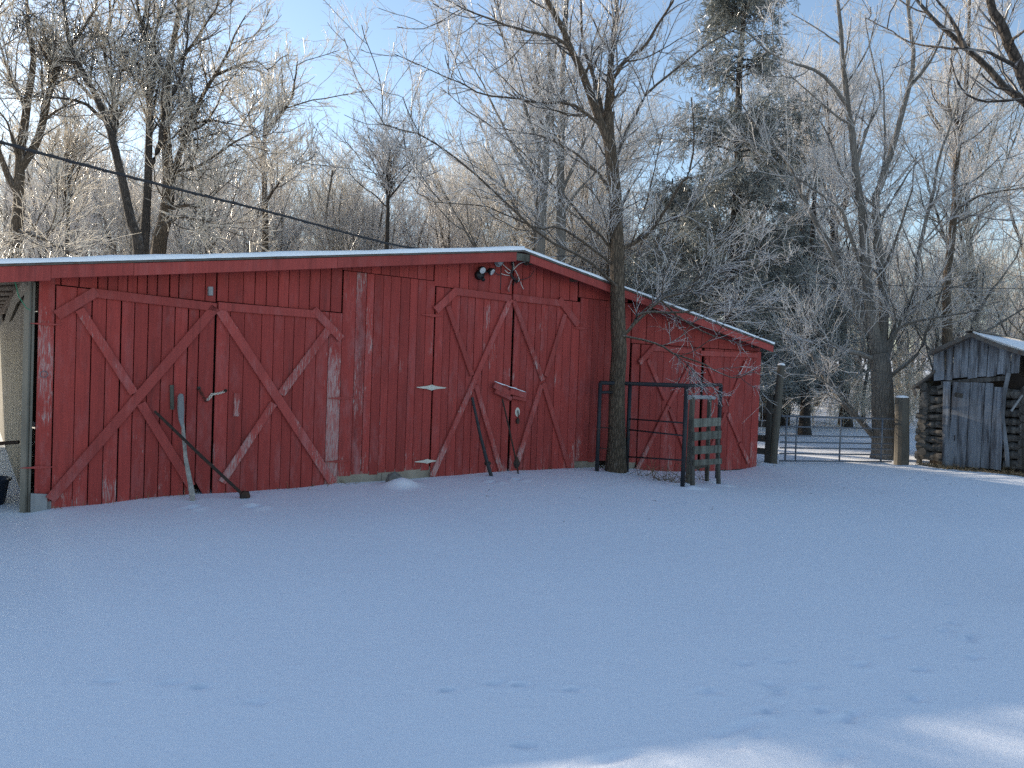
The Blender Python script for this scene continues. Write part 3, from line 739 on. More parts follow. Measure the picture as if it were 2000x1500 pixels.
# overhead cables
att = W.P(*W.hit(1004, 508, .08), .08)
far_l = at(-260, 195, 5.6)
pp = smooth_path([at(-260, 195, 5.6), at(0, 277, 6.6), at(290, 355, 7.9), at(530, 415, 9.2), at(760, 476, 10.7), at(870, 492, 11.4), att], 60)
mb = MB(); mb.tube(pp, .0135, 6); cb = mb.obj('power_cable', MT['cable']); tag(cb, 'thick dark power cable sagging from upper left to the gable peak', 'cable')
mb = MB(); tw = []
for i, p in enumerate(smooth_path(pp, 240)): tw.append(p + np.array([0, 0, .013 * math.cos(i * .7)]) + np.array([.0, .013, 0]) * math.sin(i * .7))
mb.tube(tw, .006, 4); mb.obj('messenger_strand', MT['cable'], cb)
pole_c = far_l + np.array([-.0, 0, 0])
mb = MB(); t = thing('utility_pole', 'tall round wooden utility pole carrying the power cable, out at the left', 'pole', (pole_c[0], pole_c[1], 0))
mb.tube([(pole_c[0], pole_c[1] - .13, -.4), (pole_c[0], pole_c[1] - .13, 6.5)], [.13, .10], 10); mb.obj('shaft', MT['post'], t)
mb = MB(); mb.tube([(pole_c[0], pole_c[1] - .13, far_l[2]), tuple(far_l)], .02, 6); mb.obj('hook', MT['iron'], t)
att2 = W.P(*W.hit(1032, 512, .08), .08)
pp = smooth_path([att2, at(1190, 528, 13.0), at(1400, 546, 13.6), at(1700, 556, 14.2), at(2000, 564, 14.8), at(2250, 560, 15.2)], 60)
tag(MB().tube(pp, .0065, 5).obj('thin_cable', MT['cable']), 'thin dark wire running from the gable to the right edge', 'cable')

# ------------------------------------------------------------------ pipe frame and wooden chute by the tree
def gpt(px, py): return ground_at(px, py)
A_ = W.P(*W.hit(1166, 915, .45), .45); B_ = W.P(*W.hit(1224, 917, .55), .55)
C_ = gpt(1333, 950); D_ = gpt(1400, 934)
def up_to(p, px, py):     # height of the photographed point above p's plan position
    d = ray(px, py); return CAM[2] + d[2] * p[1] / 1.0
zA, zB, zC, zD = up_to(A_, 1164, 747), up_to(B_, 1224, 749), up_to(C_, 1333, 753), up_to(D_, 1397, 751)
pf = thing('pipe_frame', 'blue black steel pipe panel frame standing round the tree trunk', 'pipe frame', (B_[0], B_[1], 0))
def V(p, z): return np.array([p[0], p[1], z])
for p, z in ((A_, zA), (B_, zB), (C_, zC), (D_, zD)):
    mb = MB(); mb.tube([V(p, foot(p) - .15), V(p, z)], .034, 8); mb.obj('post', MT['pipe'], pf, True)
mb = MB(); mb.tube([V(A_, zA), V(B_, zB), V(C_, zC)], .034, 8); mb.obj('top_rail', MT['pipe'], pf, True)
mb = MB(); mb.tube([V(C_, zC), V(D_, zD)], .03, 8); mb.obj('top_rail', MT['pipe'], pf, True)
for y0, y1 in ((818, 826), (839, 851), (892, 899)):
    mb = MB(); mb.tube([V(B_, up_to(B_, 1226, y0)), V(C_, up_to(C_, 1333, y1))], .014, 6); mb.obj('rail', MT['pipe'], pf, True)
for y0, y1 in ((835, 836), (875, 880)):
    mb = MB(); mb.tube([V(A_, up_to(A_, 1166, y0)), V(B_, up_to(B_, 1224, y1))], .009, 6); mb.obj('rail', MT['iron'], pf, True)
mb = MB(); mid = A_ * .6 + B_ * .4; mb.tube([V(A_, up_to(A_, 1166, 766)), V(mid, up_to(mid, 1190, 766))], .026, 6); mb.obj('stub', MT['pipe'], pf, True)
# wooden stand
E_ = gpt(1353, 951); G_ = gpt(1404, 946)
dv = (G_ - E_); dv[2] = 0; dvn = dv / np.linalg.norm(dv); bk = np.array([-dvn[1], dvn[0], 0]); bk = bk if bk[1] > 0 else -bk
ws = thing('wooden_stand', 'grey lichened ladder-like wooden stand leaning in front of the pipe frame', 'stand', (E_[0], E_[1], 0))
def beam(a, b, wx, wy, mat, parent, name, side_=dvn):
    a = np.asarray(a, float); b = np.asarray(b, float); ax = (b - a) / np.linalg.norm(b - a)
    e1 = side_ - ax * np.dot(side_, ax); e1 = e1 / np.linalg.norm(e1); e2 = np.cross(ax, e1)
    c = min(wx, wy) * .12
    ring = [(-wx / 2 + c, -wy / 2), (wx / 2 - c, -wy / 2), (wx / 2, -wy / 2 + c), (wx / 2, wy / 2 - c), (wx / 2 - c, wy / 2), (-wx / 2 + c, wy / 2), (-wx / 2, wy / 2 - c), (-wx / 2, -wy / 2 + c)]
    return MB().prism([a + e1 * x + e2 * y for x, y in ring], [b + e1 * x + e2 * y for x, y in ring]).obj(name, mat, parent)
E2 = at(1347, 850, E_[1] + .36); G2 = at(1384, 850, G_[1] + .40)
zt1 = up_to(E_, 1352, 820); zt2 = up_to(G_, 1395, 818)
topE = V(E_ + bk * .05 - dvn * .02, zt1); topG = V(G_ + bk * .05 - dvn * .055, zt2)
beam(V(E_, foot(E_) - .1), topE, .085, .05, MT['darkwood'], ws, 'leg'); beam(V(G_, foot(G_) - .1), topG, .08, .05, MT['darkwood'], ws, 'leg')
beam(V(E2, foot(E2) - .1), V(E2 + dvn * .05, up_to(E2, 1346, 776)), .07, .07, MT['post'], ws, 'leg'); beam(V(G2, foot(G2) - .1), V(G2 - dvn * .02, up_to(G2, 1382, 778)), .06, .06, MT['post'], ws, 'leg')
for y0, y1, h in ((826, 823, .135), (852, 848, .13), (879, 876, .125), (903, 900, .09)):
    za = up_to(E_, 1352, y0); zb = up_to(G_, 1398, y1)
    fa = (za - foot(E_)) / (zt1 - foot(E_))
    a = V(E_ * (1 - fa) + topE * fa - bk * .045 - dvn * .05, za); b = V(G_ * (1 - fa) + topG * fa - bk * .045 + dvn * .02, zb)
    beam(a, b, h, .025, MT['mosswood'], ws, 'slat', np.array([0, 0, 1.0]))
a = V(E2 - dvn * .09, up_to(E2, 1338, 776)); b = V(G2 + dvn * .16, up_to(G2, 1407, 778))
mb = MB(); mb.tube([a, a * .5 + b * .5 + np.array([0, 0, .01]), b], [.036, .032, .03], 7, jit=.12); mb.obj('top_bar', MT['grey'], ws)
mb = MB(); mb.tube([a + np.array([0, 0, .035]), b * .9 + a * .1 + np.array([0, 0, .032])], [.008, .006], 6, flat=.6, jit=.3); mb.obj('snow_ridge', MT['snow'], ws)
beam(V(E2, foot(E2) + .25), V(G2, foot(G2) + .28), .08, .03, MT['post'], ws, 'cross_rail', np.array([0, 0, 1.0]))

# ------------------------------------------------------------------ fence, gate, posts
GP = {}
def roundpost(name, label, px, pyb, pyt, wpx, mat, lean_=0.0):
    b = gpt(px, pyb); zt = up_to(b, px + lean_, pyt); r_ = wpx * b[1] / F / 2
    t = thing(name, label, 'post', (b[0], b[1], foot(b)))
    mb = MB(); tp = V(b, zt); tp[0] += lean_ * b[1] / F
    mb.tube([V(b, foot(b) - .2), V(b, foot(b) + .3), tp * .5 + V(b, foot(b) + .3) * .5, tp], [r_ * 1.05, r_ * 1.03, r_, r_ * .93], 12, jit=.03); mb.obj('shaft', mat, t, False)
    mb = MB(); mb.tube_rings([[tp + np.array([math.cos(6.2832 * j / 12) * r_ * q1, math.sin(6.2832 * j / 12) * r_ * q1, h]) for j in range(12)] for q1, h in ((.95, -.004), (.9, .02), (.6, .04), (.2, .045))]); mb.obj('snow_cap', MT['snow'], t, True)
    return b, zt
pl, plz = roundpost('round_post', 'tall round wooden fence post at the right corner of the barn', 1510, 905, 713, 15, MT['post'], 8)
pr, prz = roundpost('gate_post', 'thick squat wooden gate post between the big tree and log shed', 1760, 906, 776, 26, MT['post'], -4)
# board fence behind the barn corner
f0 = gpt(1500, 904); fdir = np.array([-W.n[0], -W.n[1], 0]); fdir = np.array([-.80, .60, 0])
fe = f0 + fdir * 2.2
bf = thing('board_fence', 'dark four board fence between barn corner and round post', 'fence', (f0[0], f0[1], foot(f0)))
beam(V(f0, foot(f0) - .2), V(f0 , up_to(f0, 1507, 771)), .15, .12, MT['darkwood'], bf, 'post'); beam(V(fe, foot(fe) - .2), V(fe, 1.4), .12, .12, MT['darkwood'], bf, 'post')
for y, h in ((802, .11), (829, .13), (857, .14), (882, .13)):
    z = up_to(f0, 1497, y); a = V(f0, z) + np.array([.06, -.09, 0]); beam(a, V(fe, z + .02) + np.array([0, -.09, 0]), h, .03, MT['darkwood'], bf, 'board', np.array([0, 0, 1.0]))
# tube gate
ga = V(pl, 0) + np.array([.14, .03, 0]); gb = V(pr, 0) + np.array([-.24, -.05, 0])
gt = thing('tube_gate', 'grey seven rail tubular farm gate shut between two wooden posts', 'gate', (ga[0], ga[1], foot(ga)))
def on_gate(px, py):
    d = ray(px, py); n_ = np.cross(gb - ga, [0, 0, 1.0]); t = np.dot(ga - CAM, n_) / np.dot(d, n_); return CAM + d * t
rz = []
for y in (815, 835, 852, 865, 876, 887, 901):
    p = on_gate(1600, y); rz.append(p[2]); mb = MB(); mb.tube([V(ga, p[2] + .01), V(gb, p[2] - .005)], .021 if y == 815 else .017, 7); mb.obj('rail', MT['gate'], gt, True)
for px in (1535, 1555, 1641, 1722):
    p = on_gate(px, 860); mb = MB(); mb.tube([V(p, rz[-1]), V(p, rz[0])], .02 if px < 1540 or px > 1700 else .017, 6); mb.obj('stile', MT['gate'], gt, True)

# ------------------------------------------------------------------ LOG SHED at the right edge
LF = Frame((9.11, 17.2), (.68, -.73))
sh_c = LF.P(1.0, 0, -1.5)
shed = thing('log_shed', 'small silvery old log shed with plank door and snow on its sagging roof', 'shed', (sh_c[0], sh_c[1], 0))
sgz = lambda p: foot(p)
def lh(px, py, off=0.0): return LF.hit(px, py, off)
SB = 4.2
lwall = empty('log_wall', parent=shed)
zc = .1; i = 0
while zc < 1.72:
    h = random.uniform(.15, .2)
    rr0 = h * .52
    for (a, b) in ((-.02 - random.uniform(0, .09), .52), (1.62, 2.12)):
        n = 7; pts = [LF.P(a + (b - a) * f, zc + h / 2 + random.uniform(-.012, .012), -.07 + random.uniform(-.012, .012)) for f in np.linspace(0, 1, n)]
        MB().tube(pts, [rr0 * random.uniform(.85, 1.02) for _ in pts], 8, flat=1.0, jit=.12).obj('log', MT['log'], lwall)
    for uu in (.06, 1.98):
        pts = [LF.P(uu + random.uniform(-.02, .02), zc + h / 2 + .09, -.07 - f * SB + .1) for f in np.linspace(0, 1, 5)]
        MB().tube(pts, rr0 * .95, 7, jit=.1).obj('log', MT['log'], lwall)
    zc += h + .012; i += 1
mb = MB(); mb.add([LF.P(.02, 0, -SB), LF.P(2.0, 0, -SB), LF.P(2.0, 1.8, -SB), LF.P(1.0, 2.85, -SB), LF.P(.02, 1.8, -SB)], [(0, 1, 2, 3, 4)]); mb.obj('back_wall', MT['log'], shed)
mb = MB(); mb.add([LF.P(.12, -.1, -.32), LF.P(1.95, -.1, -.32), LF.P(1.95, 1.9, -.32), LF.P(1.0, 2.75, -.32), LF.P(.12, 1.9, -.32)], [(0, 1, 2, 3, 4)]); mb.obj('interior_shade_sheet', MT['interior'], shed)  # added dark sheet stands in for the shed's shaded inside
pk = lh(1899, 650, .2); le = lh(1818, 686, .2); re = (pk[0] + 1.38, pk[1] - .50)
# gable boards
gz_bot = lambda px: 742 + (731 - 742) * (px - 1826) / (1972 - 1826)
gedge = [1824, 1846, 1860, 1876, 1890, 1909, 1927, 1946, 1960, 1973, 1990]
def zlr(u_):
    if u_ < pk[0]: return pk[1] - (pk[1] - le[1]) * (pk[0] - u_) / (pk[0] - le[0])
    return pk[1] - (pk[1] - re[1]) * (u_ - pk[0]) / (re[0] - pk[0])
gb_ = empty('gable', parent=shed)
for i in range(len(gedge) - 1):
    xa, xb = gedge[i], gedge[i + 1]
    a = lh(xa, gz_bot(xa), .04); b = lh(xb, gz_bot(xb), .04)
    za = max(zlr(a[0]) - .05, a[1] + .1); zb = max(zlr(b[0]) - .05, b[1] + .1)
    j = random.uniform(-.03, .02)
    plank(a[0] + .004, b[0] - .004, a[1] + j, b[1] + j + random.uniform(-.015, .015), za, zb, MT['greyblue'], gb_, 0, .02 + random.uniform(0, .012), fr=LF, tilt=random.uniform(-.01, .02) - (.06 if i == 0 else 0))
# header log, door, frame posts
def lbeam(p, q_, wpx, t, n0, mat, name, parent, cut=0):
    a = lh(*p, n0 + t); b = lh(*q_, n0 + t); dep = LF.P(*a)[1]
    return strip(a, b, wpx * dep / F, t, n0, mat, parent, name, fr=LF, cut=cut)
lbeam((1838, 749), (1968, 738), 9, .08, -.06, MT['log'], 'lintel_log', shed)
lbeam((1846, 912), (1849, 745), 13, .05, .01, MT['greyblue'], 'door_post', shed)
a = [lh(x, y, .05) for x, y in ((1968, 911), (1966, 880), (1958, 815), (1961, 770), (1970, 728))]
mb = MB(); mb.tube([LF.P(*q2, .05) for q2 in a], [.075, .075, .07, .075, .08], 4, flat=.6); mb.obj('door_post', MT['greyblue'], shed)
dd = tag(empty('plank_door', parent=shed), 'silvery vertical plank door, slightly sagging')
de = [1851, 1886, 1915, 1932, 1956]
for i in range(4):
    a = lh(de[i], 905, .04)[0]; b = lh(de[i + 1], 905, .04)[0]
    zb = lh(de[i], 909 + 2 * i, .04)[1]; zt = lh(de[i], 745 + (i == 3) * 7 + i, .04)[1]
    plank(a + .006, b - .004, zb, zb - .01, zt, zt - .01, MT['greyblue'], dd, 0, .03 + .006 * (i % 2), fr=LF, tilt=.02)
lbeam((1864, 770), (1880, 773), 8, .02, .055, MT['log'], 'patch', dd); 
mb = MB(); c = lh(1864, 855, .07); mb.tube([LF.P(c[0], c[1] + .06, .07), LF.P(c[0] + .02, c[1], .1), LF.P(c[0], c[1] - .06, .07)], .01, 5); mb.obj('handle', MT['iron'], dd)
mb = MB(); a = lh(1975, 803, .2); b = lh(1995, 772, .12); mb.tube([LF.P(*a, .2), LF.P(*b, .05)], .022, 6); mb.obj('peg', MT['grey'], shed)
# roof
def lslab(a, b, th, n0, n1, sag=0.0, k=6):
    mb = MB(); rows = []
    for f in np.linspace(0, 1, k):
        u_ = a[0] + (b[0] - a[0]) * f; z_ = a[1] + (b[1] - a[1]) * f - sag * math.sin(math.pi * f)
        rows.append((u_, z_))
    ring = [(u_, z_) for u_, z_ in rows] + [(u_, z_ - th) for u_, z_ in rows[::-1]]
    return mb.prism([LF.P(u_, z_, n0) for u_, z_ in ring], [LF.P(u_, z_, n1) for u_, z_ in ring])
rf = lslab((pk[0] - .002, pk[1]), le, .085, -SB, .30).obj('roof', MT['roof'], shed)
tag(rf, None)
o = lslab((pk[0] + .002, pk[1]), re, .085, -SB, .30, .05).obj('roof', MT['roof'], shed)
# corrugation ribs of the roof sheets at the gable
for i in range(5):
    u0 = pk[0] - .1 - i * .16; 
    if u0 > le[0]: MB().tube([LF.P(u0, zlr(u0) + .0, .24 + random.uniform(0, .05)), LF.P(u0, zlr(u0), -SB)], .02, 6).obj('roof_rib', MT['roof'], rf)
lslab((pk[0] + .02, pk[1] + .05), (re[0], re[1] + .06), .055, -SB, .24, .05).obj('roof_snow', MT['snow'], o, True)
lslab((pk[0] - .12, pk[1] + .03), (pk[0] + .14, pk[1] + .035), .025, -SB, .26, -.03).obj('ridge_cap', MT['roof'], rf)
# low torn side roof on the left
q0 = lh(1826, 722, .1); q1 = lh(1782, 754, .1)
lslab(q0, q1, .06, -2.2, .12, .02).obj('side_roof', MT['roof'], shed)
lbeam((1783, 757), (1788, 772), 6, .02, .08, MT['roof'], 'torn_flap', shed)
for x0, y0, x1, y1 in ((1803, 800, 1846, 790), (1800, 815, 1846, 812), (1830, 757, 1847, 752), (1832, 768, 1846, 763)):
    lbeam((x0, y0), (x1, y1), 6, .06, -.02, MT['log'], 'log', lwall)
mb = MB(); mb.tube([LF.P(-.03, -.1, -.12), LF.P(-.02, 1.75, -.12)], .06, 5); mb.obj('corner_post', MT['log'], shed)
mb = MB(); mb.tube([LF.P(-.38, foot(LF.P(-.38, 0)) - .1, -1.9), LF.P(-.36, q1[1] - .03, -1.9)], .05, 6); mb.obj('side_post', MT['post'], shed)

# straw and litter along the shed's foot
def blades(name, mat, centres, n, L, rad, spread, label, cat, up_=.6, seed=1):
    r = np.random.default_rng(seed); polys = []; rads = []
    for _ in range(n):
        c = centres[r.integers(len(centres))]; x = c[0] + r.normal(0, spread[0]) ; y = c[1] + r.normal(0, spread[1])
        z = float(gz(x, y)); d = np.array([r.normal(), r.normal(), up_ * abs(r.normal()) + .1]); d /= np.linalg.norm(d); l = L * r.uniform(.4, 1.3)
        p0 = np.array([x, y, z - .01]); polys.append([p0, p0 + d * l * .5, p0 + d * l + np.array([0, 0, -.12 * l])]); rads.append([rad, rad * .8, rad * .4])
    v, f = tubes(np.array(polys), np.array(rads), 3)
    o = link(name, np_mesh(name, v, f, [mat])); tag(o, label, cat, kind='stuff'); return o
def tubes(P, Rr, k):
    """P (N,n,3), Rr (N,n) -> verts, quads of open k-sided tubes"""
    N, n, _ = P.shape
    t = np.empty_like(P); t[:, 1:-1] = P[:, 2:] - P[:, :-2]; t[:, 0] = P[:, 1] - P[:, 0]; t[:, -1] = P[:, -1] - P[:, -2]
    t /= np.linalg.norm(t, axis=2, keepdims=True) + 1e-9
    ref = np.where(np.abs(t[..., 2:3]) > .85, np.array([1.0, 0, 0]), np.array([0, 0, 1.0]))
    a = np.cross(t, ref); a /= np.linalg.norm(a, axis=2, keepdims=True) + 1e-9
    b = np.cross(t, a)
    th = np.arange(k) * 2 * np.pi / k
    v = P[:, :, None, :] + Rr[:, :, None, None] * (a[:, :, None, :] * np.cos(th)[None, None, :, None] + b[:, :, None, :] * np.sin(th)[None, None, :, None])
    i = np.arange(N)[:, None, None] * n * k + np.arange(n - 1)[None, :, None] * k
    j = np.arange(k)[None, None, :]; j2 = (j + 1) % k
    q = np.stack([i + j, i + j2, i + k + j2, i + k + j], -1).reshape(-1, 4)
    return v.reshape(-1, 3), q
sc_ = [LF.P(u_, 0, .12 + .1 * math.sin(u_ * 3)) for u_ in np.linspace(.2, 2.3, 14)]
blades('straw_litter', MT['straw'], sc_, 1500, .14, .006, (.08, .09), 'brown straw and litter along the foot of the log shed', 'straw', .5, 3)
blades('dry_weeds', MT['straw'], [gpt(1290, 938), gpt(1325, 942), gpt(1270, 930), gpt(1360, 935)], 60, .42, .005, (.16, .12), 'dry brown weeds poking through snow below the pipe frame', 'weeds', 1.2, 5)
blades('foot_grass', MT['straw'], [W.P(u_, 0, .05) for u_ in list(np.linspace(bx0 + .2, bx0 + 3.6, 9)) + list(np.linspace(.2, bx1, 12))], 260, .10, .0035, (.14, .05), 'dry grass bits poking from the snow along the barn foot', 'grass', 1.0, 8)
lit = [gpt(x, y) for x, y in ((1500, 960), (1650, 950), (1750, 960), (1850, 950), (1300, 985), (1080, 950), (900, 960))]
blades('twig_litter', MT['vine'], lit, 260, .07, .004, (1.0, .7), 'dark bits of fallen twigs scattered on the shaded snow', 'twigs', .05, 6)

# ------------------------------------------------------------------ TREES
def nrm(v): return v / (np.linalg.norm(v, axis=-1, keepdims=True) + 1e-9)
def spawn(P, Rr, n, rng, tmin=.15, tmax=1.0, ang=(30, 60), L=1.0, nseg=5, up_=.06, wob=.16, rmul=.55, rmin=.004, rcap=.05, taper=.5):
    """grow n children from the polylines P (N,k,3), radii Rr"""
    N, k, _ = P.shape
    ln = np.linalg.norm(np.diff(P, axis=1), axis=2).sum(1)
    idx = rng.choice(N, n, p=ln / ln.sum()); t = rng.uniform(tmin, tmax, n)
    f = t * (k - 1.0001); i = f.astype(int); fr = (f - i)[:, None]
    p0 = P[idx, i] * (1 - fr) + P[idx, i + 1] * fr
    tg = nrm(P[idx, i + 1] - P[idx, i]); r0 = Rr[idx, i] * (1 - fr[:, 0]) + Rr[idx, i + 1] * fr[:, 0]
    side_ = nrm(np.cross(tg, rng.normal(size=(n, 3))))
    a = np.radians(rng.uniform(ang[0], ang[1], n))[:, None]
    d = nrm(tg * np.cos(a) + side_ * np.sin(a) + np.array([0, 0, up_]))
    l = L * np.exp(rng.normal(0, .3, n)) * (1.15 - taper * t)
    out = np.empty((n, nseg + 1, 3)); out[:, 0] = p0
    for s_ in range(nseg):
        out[:, s_ + 1] = out[:, s_] + d * (l / nseg)[:, None]
        d = nrm(d + rng.normal(0, wob, (n, 3)) + np.array([0, 0, up_]))
    rs = np.minimum(np.maximum(r0 * rmul, rmin * 1.15), rcap)
    rad = rs[:, None] + (rmin - rs)[:, None] * np.linspace(0, 1, nseg + 1)[None]
    return out, rad
def cat(parts):
    vs, qs, ms = [], [], []; b = 0
    for (v, q_), m in parts:
        vs.append(v); qs.append(q_ + b); ms.append(np.full(len(q_), m)); b += len(v)
    return np.vstack(vs), np.vstack(qs), np.concatenate(ms)
def resample(p, n): return smooth_path(p, n)
def build_tree(name, label, stems, rng, base, bark='bark', limb='limb', twig='twig', ndens=(1.2, 3.2, 8, 9), lens=(2.2, 1.0, .42, .18), rr=(.010, .0065, .0045, .0035), group=None, up_=(.08, .06, .03, .0), extra=None, droop=0.0, kp=16, tm=.22, parent_only=False):
    """stems: list of (points (k,3), r0, r1): traced trunk and main limbs"""
    P = np.array([resample(s_[0], kp) for s_ in stems]); 
    L0 = np.linalg.norm(np.diff(P, axis=1), axis=2).sum(1)
    P[:, 1:-1] += rng.normal(0, .012, P[:, 1:-1].shape) * np.minimum(L0, 4)[:, None, None] * np.where(np.arange(len(P)) == 0, .10, .22)[:, None, None]
    Rr = np.array([s_[1] + (s_[2] - s_[1]) * np.linspace(0, 1, kp) ** .85 for s_ in stems])
    # flare at the foot of the first stem
    Rr[0, 0] *= 1.35; Rr[0, 1] *= 1.08
    t = thing(name, label, 'tree', base, group) if not parent_only else parent_only
    big = Rr[:, 0] > .05
    v, q_ = tubes(P, Rr, 9)
    o = link('trunk', np_mesh('trunk', v, q_, [MT[bark]]), t)
    tot = L0.sum()
    # children avoid the bare lower trunk: only stems after the first start at their base
    P0 = P.copy(); keep = np.linalg.norm(np.diff(P, axis=1), axis=2).sum(1)
    low_cut = int(kp * tm)
    P0[0, :low_cut] = P[0, low_cut]
    R0 = Rr.copy(); R0[0, :low_cut] = Rr[0, low_cut]
    A, AR = spawn(P0, R0, int(tot * ndens[0]), rng, .12, 1, (30, 60), lens[0], 8, up_[0], .13, .45, rr[0], .045)
    S1 = np.concatenate([resample_n(P0, 9), A]); S1R = np.concatenate([resample_r(R0, 9), AR])
    B, BR = spawn(S1, S1R, int((tot + len(A) * lens[0] * .85) * ndens[1]), rng, .15, 1, (25, 52), lens[1] * 1.15, 6, up_[1], .14, .5, rr[1], .02)
    S2 = np.concatenate([resample_n(A, 7), B]); S2R = np.concatenate([resample_r(AR, 7), BR])
    Cc, CR = spawn(S2, S2R, int((len(A) * lens[0] + len(B) * lens[1]) * .85 * ndens[2]), rng, .1, 1, (22, 50), lens[2] * 1.25, 3, up_[2], .16, .6, rr[2], .01)
    S3 = np.concatenate([resample_n(B, 4), Cc]); S3R = np.concatenate([resample_r(BR, 4), CR])
    D, DR = spawn(S3, S3R, int((len(B) * lens[1] + len(Cc) * lens[2]) * .85 * ndens[3]), rng, .1, 1, (22, 52), lens[3] * 1.35, 1, up_[3], .2, .7, rr[3] * .75, .006)
    if droop: 
        for X in (B, Cc, D): pass
    parts = [(tubes(A, AR, 5), 0), (tubes(B, BR, 4), 1), (tubes(Cc, CR, 3), 2), (tubes(D, DR, 3), 2)]
    if extra is not None: parts += extra
    v, q_, m = cat(parts)
    me = np_mesh('crown', v, q_, [MT[bark], MT[limb], MT[twig], MT['vine']], m)
    o = link('crown', me, t); o['kind'] = 'stuff'
    return t
def resample_n(P, n):
    k = P.shape[1]; f = np.linspace(0, k - 1.0001, n); i = f.astype(int); fr = (f - i)[None, :, None]
    return P[:, i] * (1 - fr) + P[:, i + 1] * fr
def resample_r(Rr, n):
    k = Rr.shape[1]; f = np.linspace(0, k - 1.0001, n); i = f.astype(int); fr = (f - i)[None]
    return Rr[:, i] * (1 - fr) + Rr[:, i + 1] * fr
def st(pts, d0, d1, r0, r1, ground=False):
    """a traced limb: photo points, depth at start and end, radii"""
    n = len(pts); P_ = []
    L_ = [0.0]
    for i in range(1, n): L_.append(L_[-1] + math.hypot(pts[i][0] - pts[i - 1][0], pts[i][1] - pts[i - 1][1]))
    for i, (x, y) in enumerate(pts): P_.append(at(x, y, d0 + (d1 - d0) * (L_[i] / L_[-1]) ** 1.2))
    if ground:
        p = P_[0].copy(); b = p + (P_[0] - P_[1]) * 0
        if P_[0][2] > .3:
            d = (P_[0] - P_[1]); d = d / abs(d[2]) * P_[0][2] * .35
            P_.insert(0, np.array([p[0] + d[0], p[1] + d[1], -.1]))
        else: P_[0][2] = foot(P_[0]) - .1
    return (np.array(P_), r0, r1)
rg = np.random.default_rng(3)

# --- the tree in front of the barn
d = 13.05
stems = [st([(1203, 916), (1205, 800), (1208, 700), (1207, 600), (1205, 500), (1203, 400), (1197, 330), (1191, 270), (1188, 220)], d, d, .150, .095, True),
    st([(1193, 285), (1168, 226), (1137, 140), (1105, 70), (1070, 0), (1045, -60), (1020, -130)], d, d - .8, .082, .025),
    st([(1190, 260), (1189, 210), (1191, 165), (1195, 100), (1203, 30), (1207, -40), (1212, -160)], d, d + .5, .082, .025),
    st([(1180, 255), (1172, 200), (1154, 133), (1140, 88), (1135, 0), (1128, -90)], d, d + 1.0, .045, .015),
    st([(1186, 190), (1200, 150), (1225, 115), (1255, 95), (1285, 50), (1320, -10), (1345, -90)], d, d - .9, .042, .013),
    st([(1208, 492), (1220, 483), (1266, 458), (1301, 410), (1330, 360), (1346, 336), (1356, 270), (1350, 190)], d, d - 1.2, .042, .009),
    st([(1203, 330), (1206, 297), (1241, 224), (1270, 175), (1350, 112), (1420, 65), (1490, 30)], d, d + 1.2, .036, .009),
    st([(1190, 262), (1168, 241), (1115, 201), (1052, 201), (1000, 191), (940, 182), (874, 154), (769, 105)], d, d - 1.6, .034, .006),
    st([(1146, 165), (1125, 108), (1087, 75), (1017, 58), (965, 40), (916, 21), (856, -5)], d - .3, d - 2.2, .034, .007),
    st([(1202, 500), (1189, 480), (1140, 427), (1098, 378), (1059, 340), (1000, 280), (916, 217), (860, 170)], d, d + 1.3, .030, .006),
    st([(1203, 530), (1192, 515), (1105, 448), (1052, 445), (1000, 424), (940, 402), (850, 395)], d, d - .8, .028, .006),
    st([(1204, 560), (1154, 515), (1070, 466), (993, 399), (909, 322), (825, 266), (755, 245), (722, 195)], d - .1, d - 1.5, .030, .006),
    st([(1211, 660), (1226, 647), (1248, 622), (1290, 586), (1335, 570), (1386, 554), (1437, 542), (1492, 516), (1540, 500)], d, d + .8, .034, .007),
    st([(1212, 655), (1236, 660), (1284, 673), (1322, 692), (1373, 710), (1405, 730), (1444, 738), (1476, 721)], d - .1, d - .4, .022, .006),
    st([(1240, 632), (1252, 612), (1335, 609), (1402, 596), (1470, 600), (1540, 606)], d + .05, d + .2, .028, .006),
    st([(1290, 586), (1330, 622), (1380, 650), (1440, 668), (1500, 655)], d + .2, d - .3, .018, .005),
    st([(1335, 570), (1380, 530), (1430, 505), (1490, 470)], d + .3, d + 1.0, .018, .005),
    st([(1201, 380), (1160, 330), (1110, 290), (1040, 262), (960, 250)], d, d + .7, .03, .007)]
t = build_tree('bare_tree', 'tall dark trunked bare tree standing in front of the barn', stems, rg, V(stems[0][0][0], 0), 'bark', 'limbdark', 'twig', ndens=(1.0, 2.6, 6.4, 7.5), lens=(1.25, .75, .36, .15), rr=(.0065, .0045, .0036, .0028), tm=.55)

